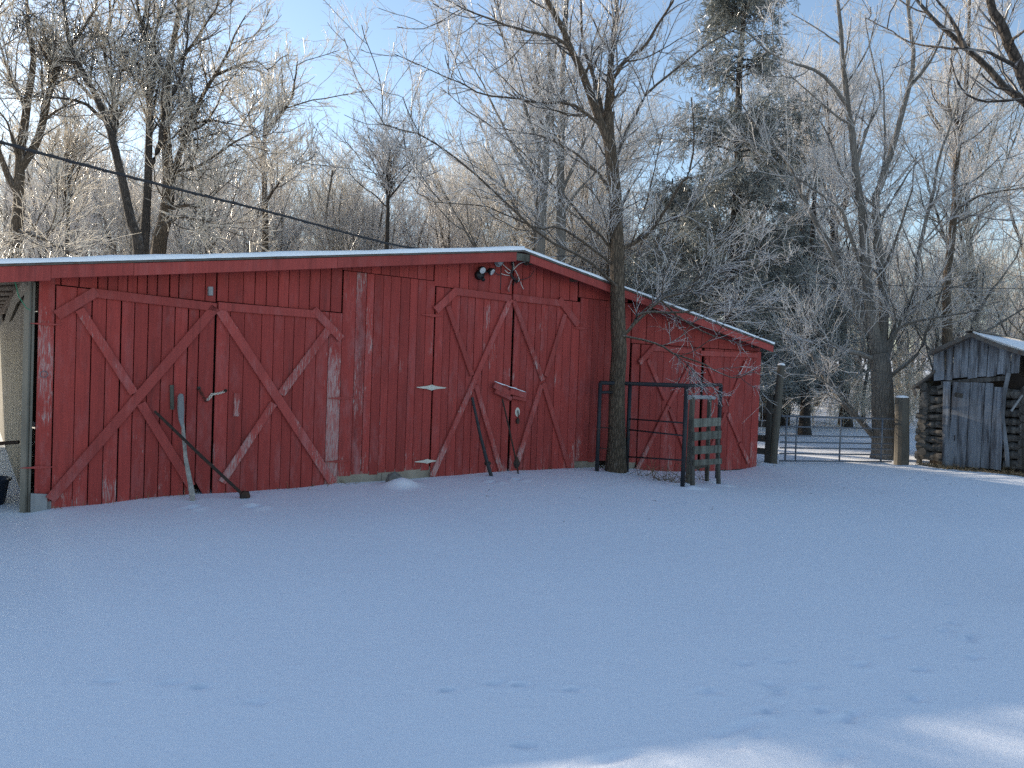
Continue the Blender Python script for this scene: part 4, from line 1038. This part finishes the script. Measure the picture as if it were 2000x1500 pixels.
# --- the many-stemmed tree by the gate
d = 18.2
stems = [st([(1727, 894), (1724, 800), (1721, 730), (1716, 690)], d, d, .27, .22, True),
    st([(1716, 700), (1705, 640), (1697, 590), (1693, 540), (1684, 416), (1670, 340), (1666, 260), (1654, 200), (1646, 104), (1640, 40), (1632, -60)], d, d - .6, .15, .03),
    st([(1722, 705), (1727, 620), (1720, 520), (1708, 400), (1720, 360), (1744, 288), (1760, 224), (1776, 168), (1784, 100), (1776, 40), (1770, -60)], d, d + .8, .12, .03),
    st([(1728, 710), (1745, 650), (1765, 610), (1788, 576), (1796, 480), (1818, 400), (1832, 320), (1852, 260), (1875, 190)], d, d - .8, .085, .016),
    st([(1708, 660), (1688, 620), (1660, 560), (1612, 468), (1576, 404), (1556, 352), (1524, 296), (1476, 248), (1440, 190)], d, d + .9, .095, .016),
    st([(1693, 545), (1660, 460), (1644, 412), (1604, 380), (1545, 340), (1490, 300)], d, d - 1.0, .05, .01),
    st([(1654, 205), (1620, 160), (1590, 136), (1540, 120), (1500, 100), (1455, 60)], d - .5, d - 1.6, .05, .012),
    st([(1670, 345), (1690, 260), (1720, 190), (1700, 110), (1690, 30)], d - .3, d + .8, .045, .012),
    st([(1718, 700), (1700, 697), (1636, 678), (1600, 650), (1563, 622), (1500, 600)], d, d - 1.4, .075, .014),
    st([(1733, 740), (1742, 731), (1790, 692), (1815, 633), (1840, 568), (1862, 515)], d, d - 1.2, .06, .012),
    st([(1730, 690), (1737, 666), (1765, 633), (1812, 622), (1888, 610), (1955, 588)], d, d - 1.8, .06, .010),
    st([(1716, 868), (1710, 857), (1678, 820), (1647, 790), (1619, 750), (1597, 717), (1586, 694), (1565, 650), (1556, 590)], d, d + .7, .085, .02),
    st([(1776, 170), (1810, 130), (1840, 70), (1850, 10)], d + .6, d - .5, .04, .012),
    st([(1818, 400), (1850, 372), (1905, 350), (1960, 300)], d - .5, d - 1.4, .035, .01),
    st([(1684, 420), (1640, 330), (1610, 250), (1560, 190)], d - .2, d + 1.2, .04, .01)]
build_tree('bare_tree', 'pale barked many-stemmed bare tree behind the tube gate', stems, rg, V(stems[0][0][0], 0), 'bark2', 'limb', 'twig', ndens=(1.15, 2.0, 5.0, 6.0), lens=(1.7, .95, .42, .18), rr=(.008, .005, .0036, .0028), tm=.75)

# --- trees behind the left roof
def tangle(c, rad, n, rng, rr=.008):
    sub = np.array(c) + rng.normal(0, rad * .6, (7, 3)) * np.array([1, 1, .9]); n = int(n * .62)
    p0 = sub[rng.integers(7, size=n)] + rng.normal(0, rad * .3, (n, 3)) * np.array([1, 1, .8]); d = nrm(rng.normal(size=(n, 3)) + np.array([0, 0, -.7])); l = rad * rng.uniform(.3, .9, n)
    p1 = p0 + d * (l / 2)[:, None]; d2 = nrm(d + rng.normal(0, .5, (n, 3))); p2 = p1 + d2 * (l / 2)[:, None]
    return tubes(np.stack([p0, p1, p2], 1), np.full((n, 3), rr), 3)
d = 21.0
stems = [st([(274, 497), (258, 440), (245, 378), (224, 290), (210, 238), (185, 182), (161, 140), (140, 95), (128, 40), (120, -40)], d, d - 1, .16, .03, True),
    st([(215, 250), (222, 180), (205, 100), (215, 30), (210, -60)], d, d + 1, .07, .02),
    st([(205, 235), (160, 200), (100, 190), (40, 190)], d, d - 1.2, .06, .012), st([(178, 190), (150, 160), (95, 130), (60, 70)], d, d + 1, .05, .012)]
build_tree('bare_tree', 'left-leaning frosted tree, leftmost stem of the clump above the left roof', stems, rg, V(stems[0][0][0], 0), 'bark3', 'limbdark', 'twigwarm', ndens=(1.3, 2.2, 5.5, 6), lens=(1.9, 1.05, .48, .20), rr=(.012, .008, .006, .0048), tm=.4)
d = 21.6
stems = [st([(280, 495), (284, 440), (287, 402), (290, 315), (292, 210), (290, 122), (287, 70), (273, 35), (262, -40)], d, d, .17, .03, True),
    st([(289, 330), (311, 287), (318, 230), (335, 190), (350, 157), (364, 91), (370, 20)], d, d - 1, .08, .02),
    st([(291, 190), (262, 150), (230, 130), (190, 120)], d, d - 1, .05, .012), st([(290, 120), (305, 60), (325, 0), (335, -60)], d, d + .8, .05, .015)]
ex = [(tangle(at(262, 95, d), .75, 900, rg), 3)]
build_tree('bare_tree', 'straight dark trunk in the middle of the clump above the left roof', stems, rg, V(stems[0][0][0], 0), 'bark3', 'limbdark', 'twigwarm', ndens=(1.3, 2.2, 5.5, 6), lens=(1.9, 1.05, .48, .20), rr=(.012, .008, .006, .0048), tm=.45, extra=ex)
d = 22.6
stems = [st([(308, 495), (325, 420), (329, 350), (325, 280), (322, 210), (328, 140), (340, 80), (350, 10), (352, -60)], d, d, .24, .04, True),
    st([(327, 350), (336, 336), (378, 329), (420, 304), (465, 273), (500, 256)], d, d - 1.5, .07, .012),
    st([(330, 370), (352, 300), (371, 245), (390, 200), (420, 147), (444, 105), (458, 70), (480, 30)], d, d + .8, .10, .015),
    st([(326, 415), (340, 405), (367, 401), (395, 404), (402, 380)], d, d - 1.0, .07, .03), st([(371, 245), (410, 235), (450, 242), (500, 250)], d + .3, d + 1, .05, .01),
    st([(420, 147), (460, 130), (500, 120), (525, 140)], d + .6, d - .5, .05, .01), st([(329, 140), (370, 95), (400, 50), (430, 5)], d, d - 1.2, .06, .012), st([(323, 440), (350, 425), (390, 430), (420, 432)], d, d - 1.2, .045, .012)]
ex = [(tangle(at(336, 190, d), .85, 1100, rg), 3), (tangle(at(375, 185, d), .5, 400, rg), 3)]
build_tree('bare_tree', 'thick trunked frosted tree on the right of the clump above the left roof', stems, rg, V(stems[0][0][0], 0), 'bark', 'limbdark', 'twigwarm', ndens=(1.3, 2.2, 5.2, 5.5), lens=(1.9, 1.05, .48, .20), rr=(.012, .008, .006, .0048), tm=.45, extra=ex)
d = 20.0
stems = [st([(28, 497), (38, 402), (38, 315), (52, 210), (66, 122), (56, 52), (50, -50)], d, d, .2, .03, True),
    st([(38, 330), (70, 280), (94, 196), (108, 140), (140, 87), (182, 28), (200, -40)], d, d + .8, .12, .018),
    st([(37, 380), (10, 330), (-20, 230), (-30, 120), (-10, 20)], d, d - .6, .1, .02), st([(52, 210), (20, 150), (0, 85), (-30, 40)], d, d + 1, .06, .012), st([(28, 450), (70, 460), (120, 485), (150, 497)], d, d - 2.0, .05, .02)]
ex = [(tangle(at(102, 80, d), .65, 700, rg), 3)]
build_tree('bare_tree', 'forked frosted tree at the very left edge above the roof', stems, rg, V(stems[0][0][0], 0), 'bark', 'limbdark', 'twigwarm', ndens=(1.3, 2.2, 5.5, 6), lens=(1.8, 1.0, .46, .20), rr=(.012, .008, .006, .0048), tm=.4, extra=ex)
d = 26
stems = [st([(130, 497), (133, 420), (133, 332), (126, 210), (122, 130)], d, d, .09, .02, True), st([(132, 360), (150, 300), (175, 240)], d, d + 1, .04, .01), st([(133, 420), (110, 350), (95, 290)], d, d - 1, .04, .01)]
build_tree('bare_tree', 'thin straight dark tree between the edge tree and the left clump', stems, rg, V(stems[0][0][0], 0), 'bark3', 'limbdark', 'twigwarm', ndens=(2.0, 2.4, 5, 5), lens=(1.7, 1.0, .5, .22), rr=(.013, .009, .007, .0055), tm=.4)
d = 29
stems = [st([(518, 485), (516, 350), (518, 245), (522, 205)], d, d, .15, .05, True), st([(518, 260), (535, 238), (567, 196), (575, 165), (581, 120)], d, d, .10, .02), st([(517, 300), (490, 240), (480, 200)], d, d + 1, .06, .012), st([(517, 400), (550, 350), (580, 320)], d, d - 1, .06, .012)]
build_tree('bare_tree', 'slim frosted tree whose bent top spikes into the open sky', stems, rg, V(stems[0][0][0], 0), 'bark', 'limb', 'twigwarm', ndens=(1.6, 2.2, 4.5, 5), lens=(1.9, 1.1, .55, .24), rr=(.014, .010, .008, .006), tm=.45)
d = 27
stems = [st([(755, 485), (757, 420), (758, 360), (761, 310), (760, 285)], d, d, .10, .03, True), st([(758, 370), (735, 330), (725, 300)], d, d + 1, .04, .01), st([(757, 390), (790, 350), (810, 320)], d, d - 1, .04, .01)]
ex = [(tangle(at(753, 356, d), .22, 260, rg, .012), 3), (tangle(at(757, 320, d), .25, 120, rg), 3)]
build_tree('bare_tree', 'thin frosted tree with a dark nest-like clump behind the roof', stems, rg, V(stems[0][0][0], 0), 'bark3', 'limb', 'twig', ndens=(2.2, 2.4, 4.5, 5), lens=(1.8, 1.0, .5, .22), rr=(.013, .009, .007, .0055), tm=.4, extra=ex)
# --- clump behind the ridge
d = 22
stems = [st([(1056, 490), (1060, 400), (1066, 315), (1070, 240), (1077, 175), (1072, 100), (1068, 20), (1060, -60)], d, d, .15, .03, True), st([(1066, 320), (1040, 250), (1010, 160), (985, 80), (960, 10)], d, d - 1.2, .07, .012), st([(1062, 380), (1010, 300), (975, 230), (940, 160), (900, 90)], d, d + 1, .06, .01), st([(1058, 430), (1000, 380), (950, 340), (890, 300)], d, d - 1, .05, .01), st([(1068, 290), (1050, 200), (1045, 110), (1030, 20)], d, d + .8, .05, .012)]
build_tree('bare_tree', 'fan branched grey tree behind the ridge, left of its twin', stems, rg, V(stems[0][0][0], 0), 'bark2', 'limb', 'twig', ndens=(1.2, 2.1, 5, 5.5), lens=(1.8, 1.0, .46, .2), rr=(.011, .008, .006, .0045), tm=.4)
d = 23
stems = [st([(1094, 492), (1096, 400), (1094, 315), (1098, 210), (1100, 122), (1108, 0), (1110, -80)], d, d, .19, .03, True), st([(1096, 380), (1130, 300), (1160, 240), (1180, 180)], d, d + 1, .06, .012), st([(1095, 330), (1080, 250), (1082, 150), (1090, 60)], d, d - .8, .06, .012), st([(1096, 420), (1140, 360), (1180, 320), (1230, 260)], d, d - .9, .05, .01), st([(1098, 250), (1120, 160), (1135, 80), (1160, 10)], d, d + .8, .05, .01)]
build_tree('bare_tree', 'straight grey tree behind the ridge, nearest the front tree', stems, rg, V(stems[0][0][0], 0), 'bark2', 'limb', 'twig', ndens=(1.2, 2.1, 5, 5.5), lens=(1.8, 1.0, .46, .2), rr=(.011, .008, .006, .0045), tm=.4)
# --- right side trunks
d = 24
stems = [st([(1849, 690), (1850, 620), (1848, 570), (1854, 500), (1866, 400), (1864, 340), (1876, 260), (1886, 180), (1890, 100), (1893, 20), (1893, -60)], d, d, .17, .035, True), st([(1866, 410), (1920, 380), (1980, 370), (2040, 360)], d, d - 1, .05, .01), st([(1864, 440), (1900, 420), (1950, 430), (2020, 430)], d, d + 1, .04, .01), st([(1876, 260), (1850, 190), (1860, 110), (1855, 30)], d, d - 1, .05, .012), st([(1880, 230), (1920, 170), (1950, 110), (1970, 40)], d, d + 1, .05, .012)]
build_tree('bare_tree', 'slim brown trunk rising just behind the log shed roof', stems, rg, V(stems[0][0][0], 0), 'bark', 'limb', 'twig', ndens=(1.3, 2.1, 4.5, 5), lens=(2.0, 1.05, .48, .2), rr=(.012, .0085, .0065, .005), tm=.5)
d = 25
stems = [st([(1573, 800), (1574, 740), (1576, 680), (1580, 600), (1585, 500), (1590, 400), (1592, 330)], d, d, .19, .05, True), st([(1585, 500), (1560, 430), (1545, 380)], d, d + 1, .05, .012), st([(1588, 450), (1620, 400), (1640, 350)], d, d - 1, .05, .012)]
build_tree('bare_tree', 'dark upright trunk seen over the gate left of the many-stemmed tree', stems, rg, V(stems[0][0][0], 0), 'bark3', 'limb', 'twig', ndens=(1.2, 2.0, 4.5, 5), lens=(1.9, 1.05, .48, .2), rr=(.012, .0085, .0065, .005), tm=.55)
# --- near tree out at the right whose dark limbs cross the top right corner
d = 6.3
trunk = np.array([at(2250, 1000, d), at(2240, 700, d), at(2200, 420, d), at(2150, 300, d)]); trunk[0][2] = foot(trunk[0]) - .1; trunk[0][0] = trunk[1][0] + .05
stems = [(trunk, .16, .09), st([(2160, 330), (2060, 250), (1990, 190), (1920, 125), (1870, 80), (1820, 35), (1785, -5), (1740, -70)], d, d + .5, .042, .007),
    st([(2110, 330), (2020, 190), (1980, 110), (1950, 40), (1930, -10), (1900, -80)], d, d - .4, .055, .02), st([(1885, 95), (1870, 60), (1850, 25), (1825, -5)], d + .2, d + .4, .022, .008), st([(1870, 96), (1830, 92), (1780, 84), (1740, 60), (1690, 35)], d + .2, d + .9, .011, .004)]
build_tree('near_tree', 'nearby dark limbed tree reaching in at the top right corner', stems, rg, V(trunk[0], 0), 'bark3', 'limbdark', 'twigdark', ndens=(.9, 1.6, 3.2, 3), lens=(.7, .4, .22, .1), rr=(.005, .0035, .0025, .002), tm=.8)

# --- evergreen behind the barn
def conifer(name, label, px, d, ztop, rbase, rng, NN=40000):
    b = at(px, 700, d); b[2] = 0
    t = thing(name, label, 'tree', b)
    K = 14; zz = np.linspace(-.1, ztop, K); P = np.stack([b[0] + .05 * np.sin(zz), np.full(K, b[1]), zz], 1)[None]
    Rr = np.linspace(.24, .03, K)[None]
    v, q_ = tubes(P, Rr, 9); link('trunk', np_mesh('trunk', v, q_, [MT['bark3']]), t)
    n = 215; wh = rng.uniform(1.6, ztop - .2, 60); z0 = wh[rng.integers(60, size=n)] + rng.normal(0, .12, n); f = np.clip(z0 / ztop, 0, 1)
    L = (rbase * (1.0 - f ** 2.2) + .4) * rng.uniform(.45, 1.15, n); a = rng.uniform(0, 6.283, n)
    dirs = np.stack([np.cos(a), np.sin(a), np.full(n, .12) + .3 * f], 1); k = 8
    A = np.empty((n, k + 1, 3)); A[:, 0] = np.stack([np.full(n, b[0]), np.full(n, b[1]), z0], 1)
    dd_ = nrm(dirs)
    for j in range(k):
        A[:, j + 1] = A[:, j] + dd_ * (L / k)[:, None]; dd_ = nrm(dd_ + np.array([0, 0, -.075 if j < 5 else .05]) + rng.normal(0, .05, (n, 3)))
    AR = .028 + (.006 - .028) * np.linspace(0, 1, k + 1)[None].repeat(n, 0)
    B, BR = spawn(A, AR, int(L.sum() * 9), rng, .15, 1, (35, 65), .55, 4, -.10, .12, .5, .005, .01, .45)
    C2, CR = spawn(B, BR, int(len(B) * 6.0), rng, .1, 1, (25, 60), .22, 1, -.2, .15, .8, .006, .011, .2)
    # needles: short flat blades round the shoots
    N, NR = spawn(np.concatenate([resample_n(B, 2), C2]), np.concatenate([resample_r(BR, 2), CR]), NN, rng, .05, 1, (25, 65), .115, 1, -.05, .1, 1, .0075, .0075, 0)
    sd = nrm(np.cross(N[:, 1] - N[:, 0], rng.normal(size=(len(N), 3)))) * .0125
    nv = np.stack([N[:, 0] - sd, N[:, 0] + sd, N[:, 1] + sd * .5, N[:, 1] - sd * .5], 1).reshape(-1, 3); nq = np.arange(len(N) * 4).reshape(-1, 4)
    v, q_, m = cat([(tubes(A, AR, 4), 0), (tubes(B, BR, 3), 1), (tubes(C2, CR, 3), 1), ((nv, nq), 1)])
    o = link('crown', np_mesh('crown', v, q_, [MT['bark3'], MT['needle']], m, False), t); o['kind'] = 'stuff'
    return t
conifer('evergreen_tree', 'tall dark frosted evergreen behind the right half of the barn', 1424, 24.5, 16.4, 2.8, np.random.default_rng(5), 66000)
conifer('evergreen_tree', 'smaller dark evergreen behind the barn, left of the tall one', 1300, 31, 9.6, 2.4, np.random.default_rng(15))
conifer('evergreen_tree', 'low evergreen crown right of the tall one, over the barn corner', 1535, 29, 8.4, 2.3, np.random.default_rng(25))

# --- woods behind: a few tree forms, each copied as a tree of its own
def auto_tree(H, seed, bark, limb, twig, forks=2, spread=.35, lens=None, dens=(1.6, 2.2, 4.6, 4.6)):
    r = np.random.default_rng(seed); K = 6
    zz = np.linspace(0, 1, K); w_ = np.cumsum(r.normal(0, .035 * H, (K, 2)), 0) * zz[:, None]
    tr = np.column_stack([w_[:, 0] - w_[0, 0], w_[:, 1] - w_[0, 1], zz * H * .8 - .1])
    stems = [(tr, H * .0125, H * .003)]
    for i in range(forks * 3):
        f = r.uniform(.25, .75); b = tr[0] + 0; j = f * (K - 1); jj = int(j); b = tr[jj] * (1 - (j - jj)) + tr[jj + 1] * (j - jj)
        a = r.uniform(0, 6.283); L = H * (1.05 - f) * r.uniform(.55, .85); dx = spread * r.uniform(.6, 1.3)
        pts = [b + np.array([math.cos(a) * dx * L * q1 ** .7, math.sin(a) * dx * L * q1 ** .7, L * .85 * q1]) for q1 in (0, .2, .45, .7, 1)]
        stems.append((np.array(pts), H * .0075 * (1.1 - f), H * .0012))
    return build_tree('woods_tree', 'woods tree', stems, r, (0, 0, 0), bark, limb, twig, ndens=dens, lens=lens or (H * .15, H * .085, H * .042, H * .02), rr=(.010, .0062, .0044, .0034), tm=.25)
FORMS = [auto_tree(12.5, 31, 'bark2', 'limb', 'twigwarm', 2, .32), auto_tree(13.5, 32, 'bark', 'limb', 'twig', 3, .4), auto_tree(11.5, 33, 'bark2', 'limb', 'twigwarm', 3, .5), auto_tree(14, 34, 'bark3', 'limb', 'twig', 2, .28), auto_tree(10.5, 35, 'bark', 'limb', 'twig', 3, .45)]
HF = [12.5, 13.5, 11.5, 14, 10.5]
def copy_tree(src):
    r = src.copy(); COL.objects.link(r)
    for ch in src.children:
        c_ = ch.copy(); COL.objects.link(c_); c_.parent = r
    return r
rw = np.random.default_rng(77)
spots = []
for D0, n in ((32, 18), (40, 24), (50, 28)):
    for i in range(n):
        xp = -1040 + 2200 * (i + rw.uniform(.15, .85)) / n; D_ = D0 + rw.uniform(-3, 4)
        spots.append((xp, D_, D0))
ORD = ['first', 'second', 'third', 'fourth', 'fifth', 'sixth', 'seventh', 'eighth', 'ninth', 'tenth', 'eleventh', 'twelfth']
def zone(xp):
    for lim, nm in ((-600, 'over the left roof end'), (-180, 'over mid left roof'), (130, 'behind the roof ridge'), (420, 'behind the evergreens'), (760, 'beyond the tube gate'), (9999, 'behind the log shed')):
        if xp < lim: return nm
rown = {28: 'tall front row', 32: 'near row', 40: 'middle row', 50: 'deep row', 99: 'added for shade, unseen beyond the picture edge'}
count = {}
used = set()
look = ['slender pale frosted tree', 'tall grey spreading tree', 'low wide frosted tree', 'straight dark narrow tree', 'short bushy frosted tree']
spots += [(500, 33, 28), (655, 30, 28), (900, 29, 28), (1060, 31, 28), (20, 30, 28), (150, 33, 28)]
spots += [(-1570, 16.8, 99), (-1480, 21.0, 99)]  # unseen trees added off the left edge to dapple the sunlit snow
for i, (xp, D_, D0) in enumerate(spots):
    k = int(rw.integers(5))
    if k in used: t = copy_tree(FORMS[k])
    else: t = FORMS[k]; used.add(k)
    gap_ = -560 < xp < -200
    tn = rw.uniform(.22, .33) if gap_ else rw.uniform(.24, .34) if xp < 100 else rw.uniform(.15, .26)
    sc = (1.8 + tn * D_) / HF[k]
    if D0 == 99: sc = 1.0
    if D0 == 28: sc = (1.8 + rw.uniform(.42, .55) * D_) / HF[k]
    x = xp / F * D_
    t.location = (x, D_, float(gz(x, D_)) - .05); t.rotation_euler = (0, 0, rw.uniform(0, 6.28)); t.scale = (sc, sc, sc)
    z_ = zone(xp); key = (z_, D0); count[key] = count.get(key, 0) + 1
    tag(t, '%s, %s from left, %s %s' % (look[k], ORD[count[key] - 1], rown[D0], z_), 'tree', 'bare trees of the woods behind the barn')
for k in range(5):
    if k not in used:
        for ch in list(FORMS[k].children): bpy.data.objects.remove(ch)
        bpy.data.objects.remove(FORMS[k])
# --- far wood as one mass and the brush at its foot
rf_ = np.random.default_rng(91)
N = 140
xp = rf_.uniform(-1060, 1250, N); Dd = rf_.uniform(60, 105, N); Hh = 1.8 + Dd * np.where(xp < 100, rf_.uniform(.16, .27, N), rf_.uniform(.11, .21, N))
P = []; Rr = []
for a_, D_, H_ in zip(xp, Dd, Hh):
    x = a_ / F * D_; w_ = rf_.normal(0, .25, (8, 2)).cumsum(0); zz = np.linspace(-.2, H_, 8) + float(gz(x, D_))*.7
    P.append(np.column_stack([x + w_[:, 0], D_ + w_[:, 1], zz])); Rr.append(np.linspace(.17, .03, 8))
P = np.array(P); Rr = np.array(Rr)
A, AR = spawn(P, Rr, N * 15, rf_, .2, 1, (25, 50), 3.2, 5, .1, .12, .5, .018, .05)
B, BR = spawn(A, AR, len(A) * 6, rf_, .15, 1, (30, 60), 1.5, 3, .06, .15, .7, .012, .018)
Cc, CR = spawn(B, BR, len(B) * 2, rf_, .1, 1, (30, 65), .9, 1, .03, .15, .9, .009, .012)
v, q_, m = cat([(tubes(P, Rr, 5), 0), (tubes(A, AR, 3), 0), (tubes(B, BR, 3), 1), (tubes(Cc, CR, 3), 1)])
tag(link('far_woods', np_mesh('far_woods', v, q_, [MT['bark2'], MT['twigwarm']], m)), 'pale mass of distant frosted woods beyond the yard', 'woods', kind='stuff')
N = 2000
xp = rf_.uniform(-1050, 1250, N); Dd = rf_.uniform(27, 58, N)
ok = (xp > 380) | (rf_.uniform(0, 1, N) < .3)
xp, Dd = xp[ok], Dd[ok]; N = len(xp)
p0 = np.column_stack([xp / F * Dd, Dd, np.full(N, -.05)]); d_ = nrm(rf_.normal(0, .35, (N, 3)) + np.array([0, 0, 1.0])); L = rf_.uniform(.8, 3.6, N)
P = np.stack([p0 + d_ * (L * f)[:, None] + rf_.normal(0, .06, (N, 3)) * f for f in (0, .35, .7, 1)], 1); Rr = np.full((N, 4), .011) * np.linspace(1.2, .5, 4)[None]
B, BR = spawn(P, Rr, N * 8, rf_, .1, 1, (25, 60), .8, 2, .08, .2, .7, .007, .01)
Cc, CR = spawn(B, BR, len(B) * 4, rf_, .1, 1, (30, 65), .3, 1, .02, .15, .9, .006, .008)
v, q_, m = cat([(tubes(P, Rr, 3), 0), (tubes(B, BR, 3), 0), (tubes(Cc, CR, 3), 0)])
tag(link('underbrush', np_mesh('underbrush', v, q_, [MT['brush']], m)), 'tangled tan underbrush filling the foot of the woods', 'brush', kind='stuff')
print('TRIS', sum(len(m_.loops) - 2 * len(m_.polygons) for m_ in bpy.data.meshes))
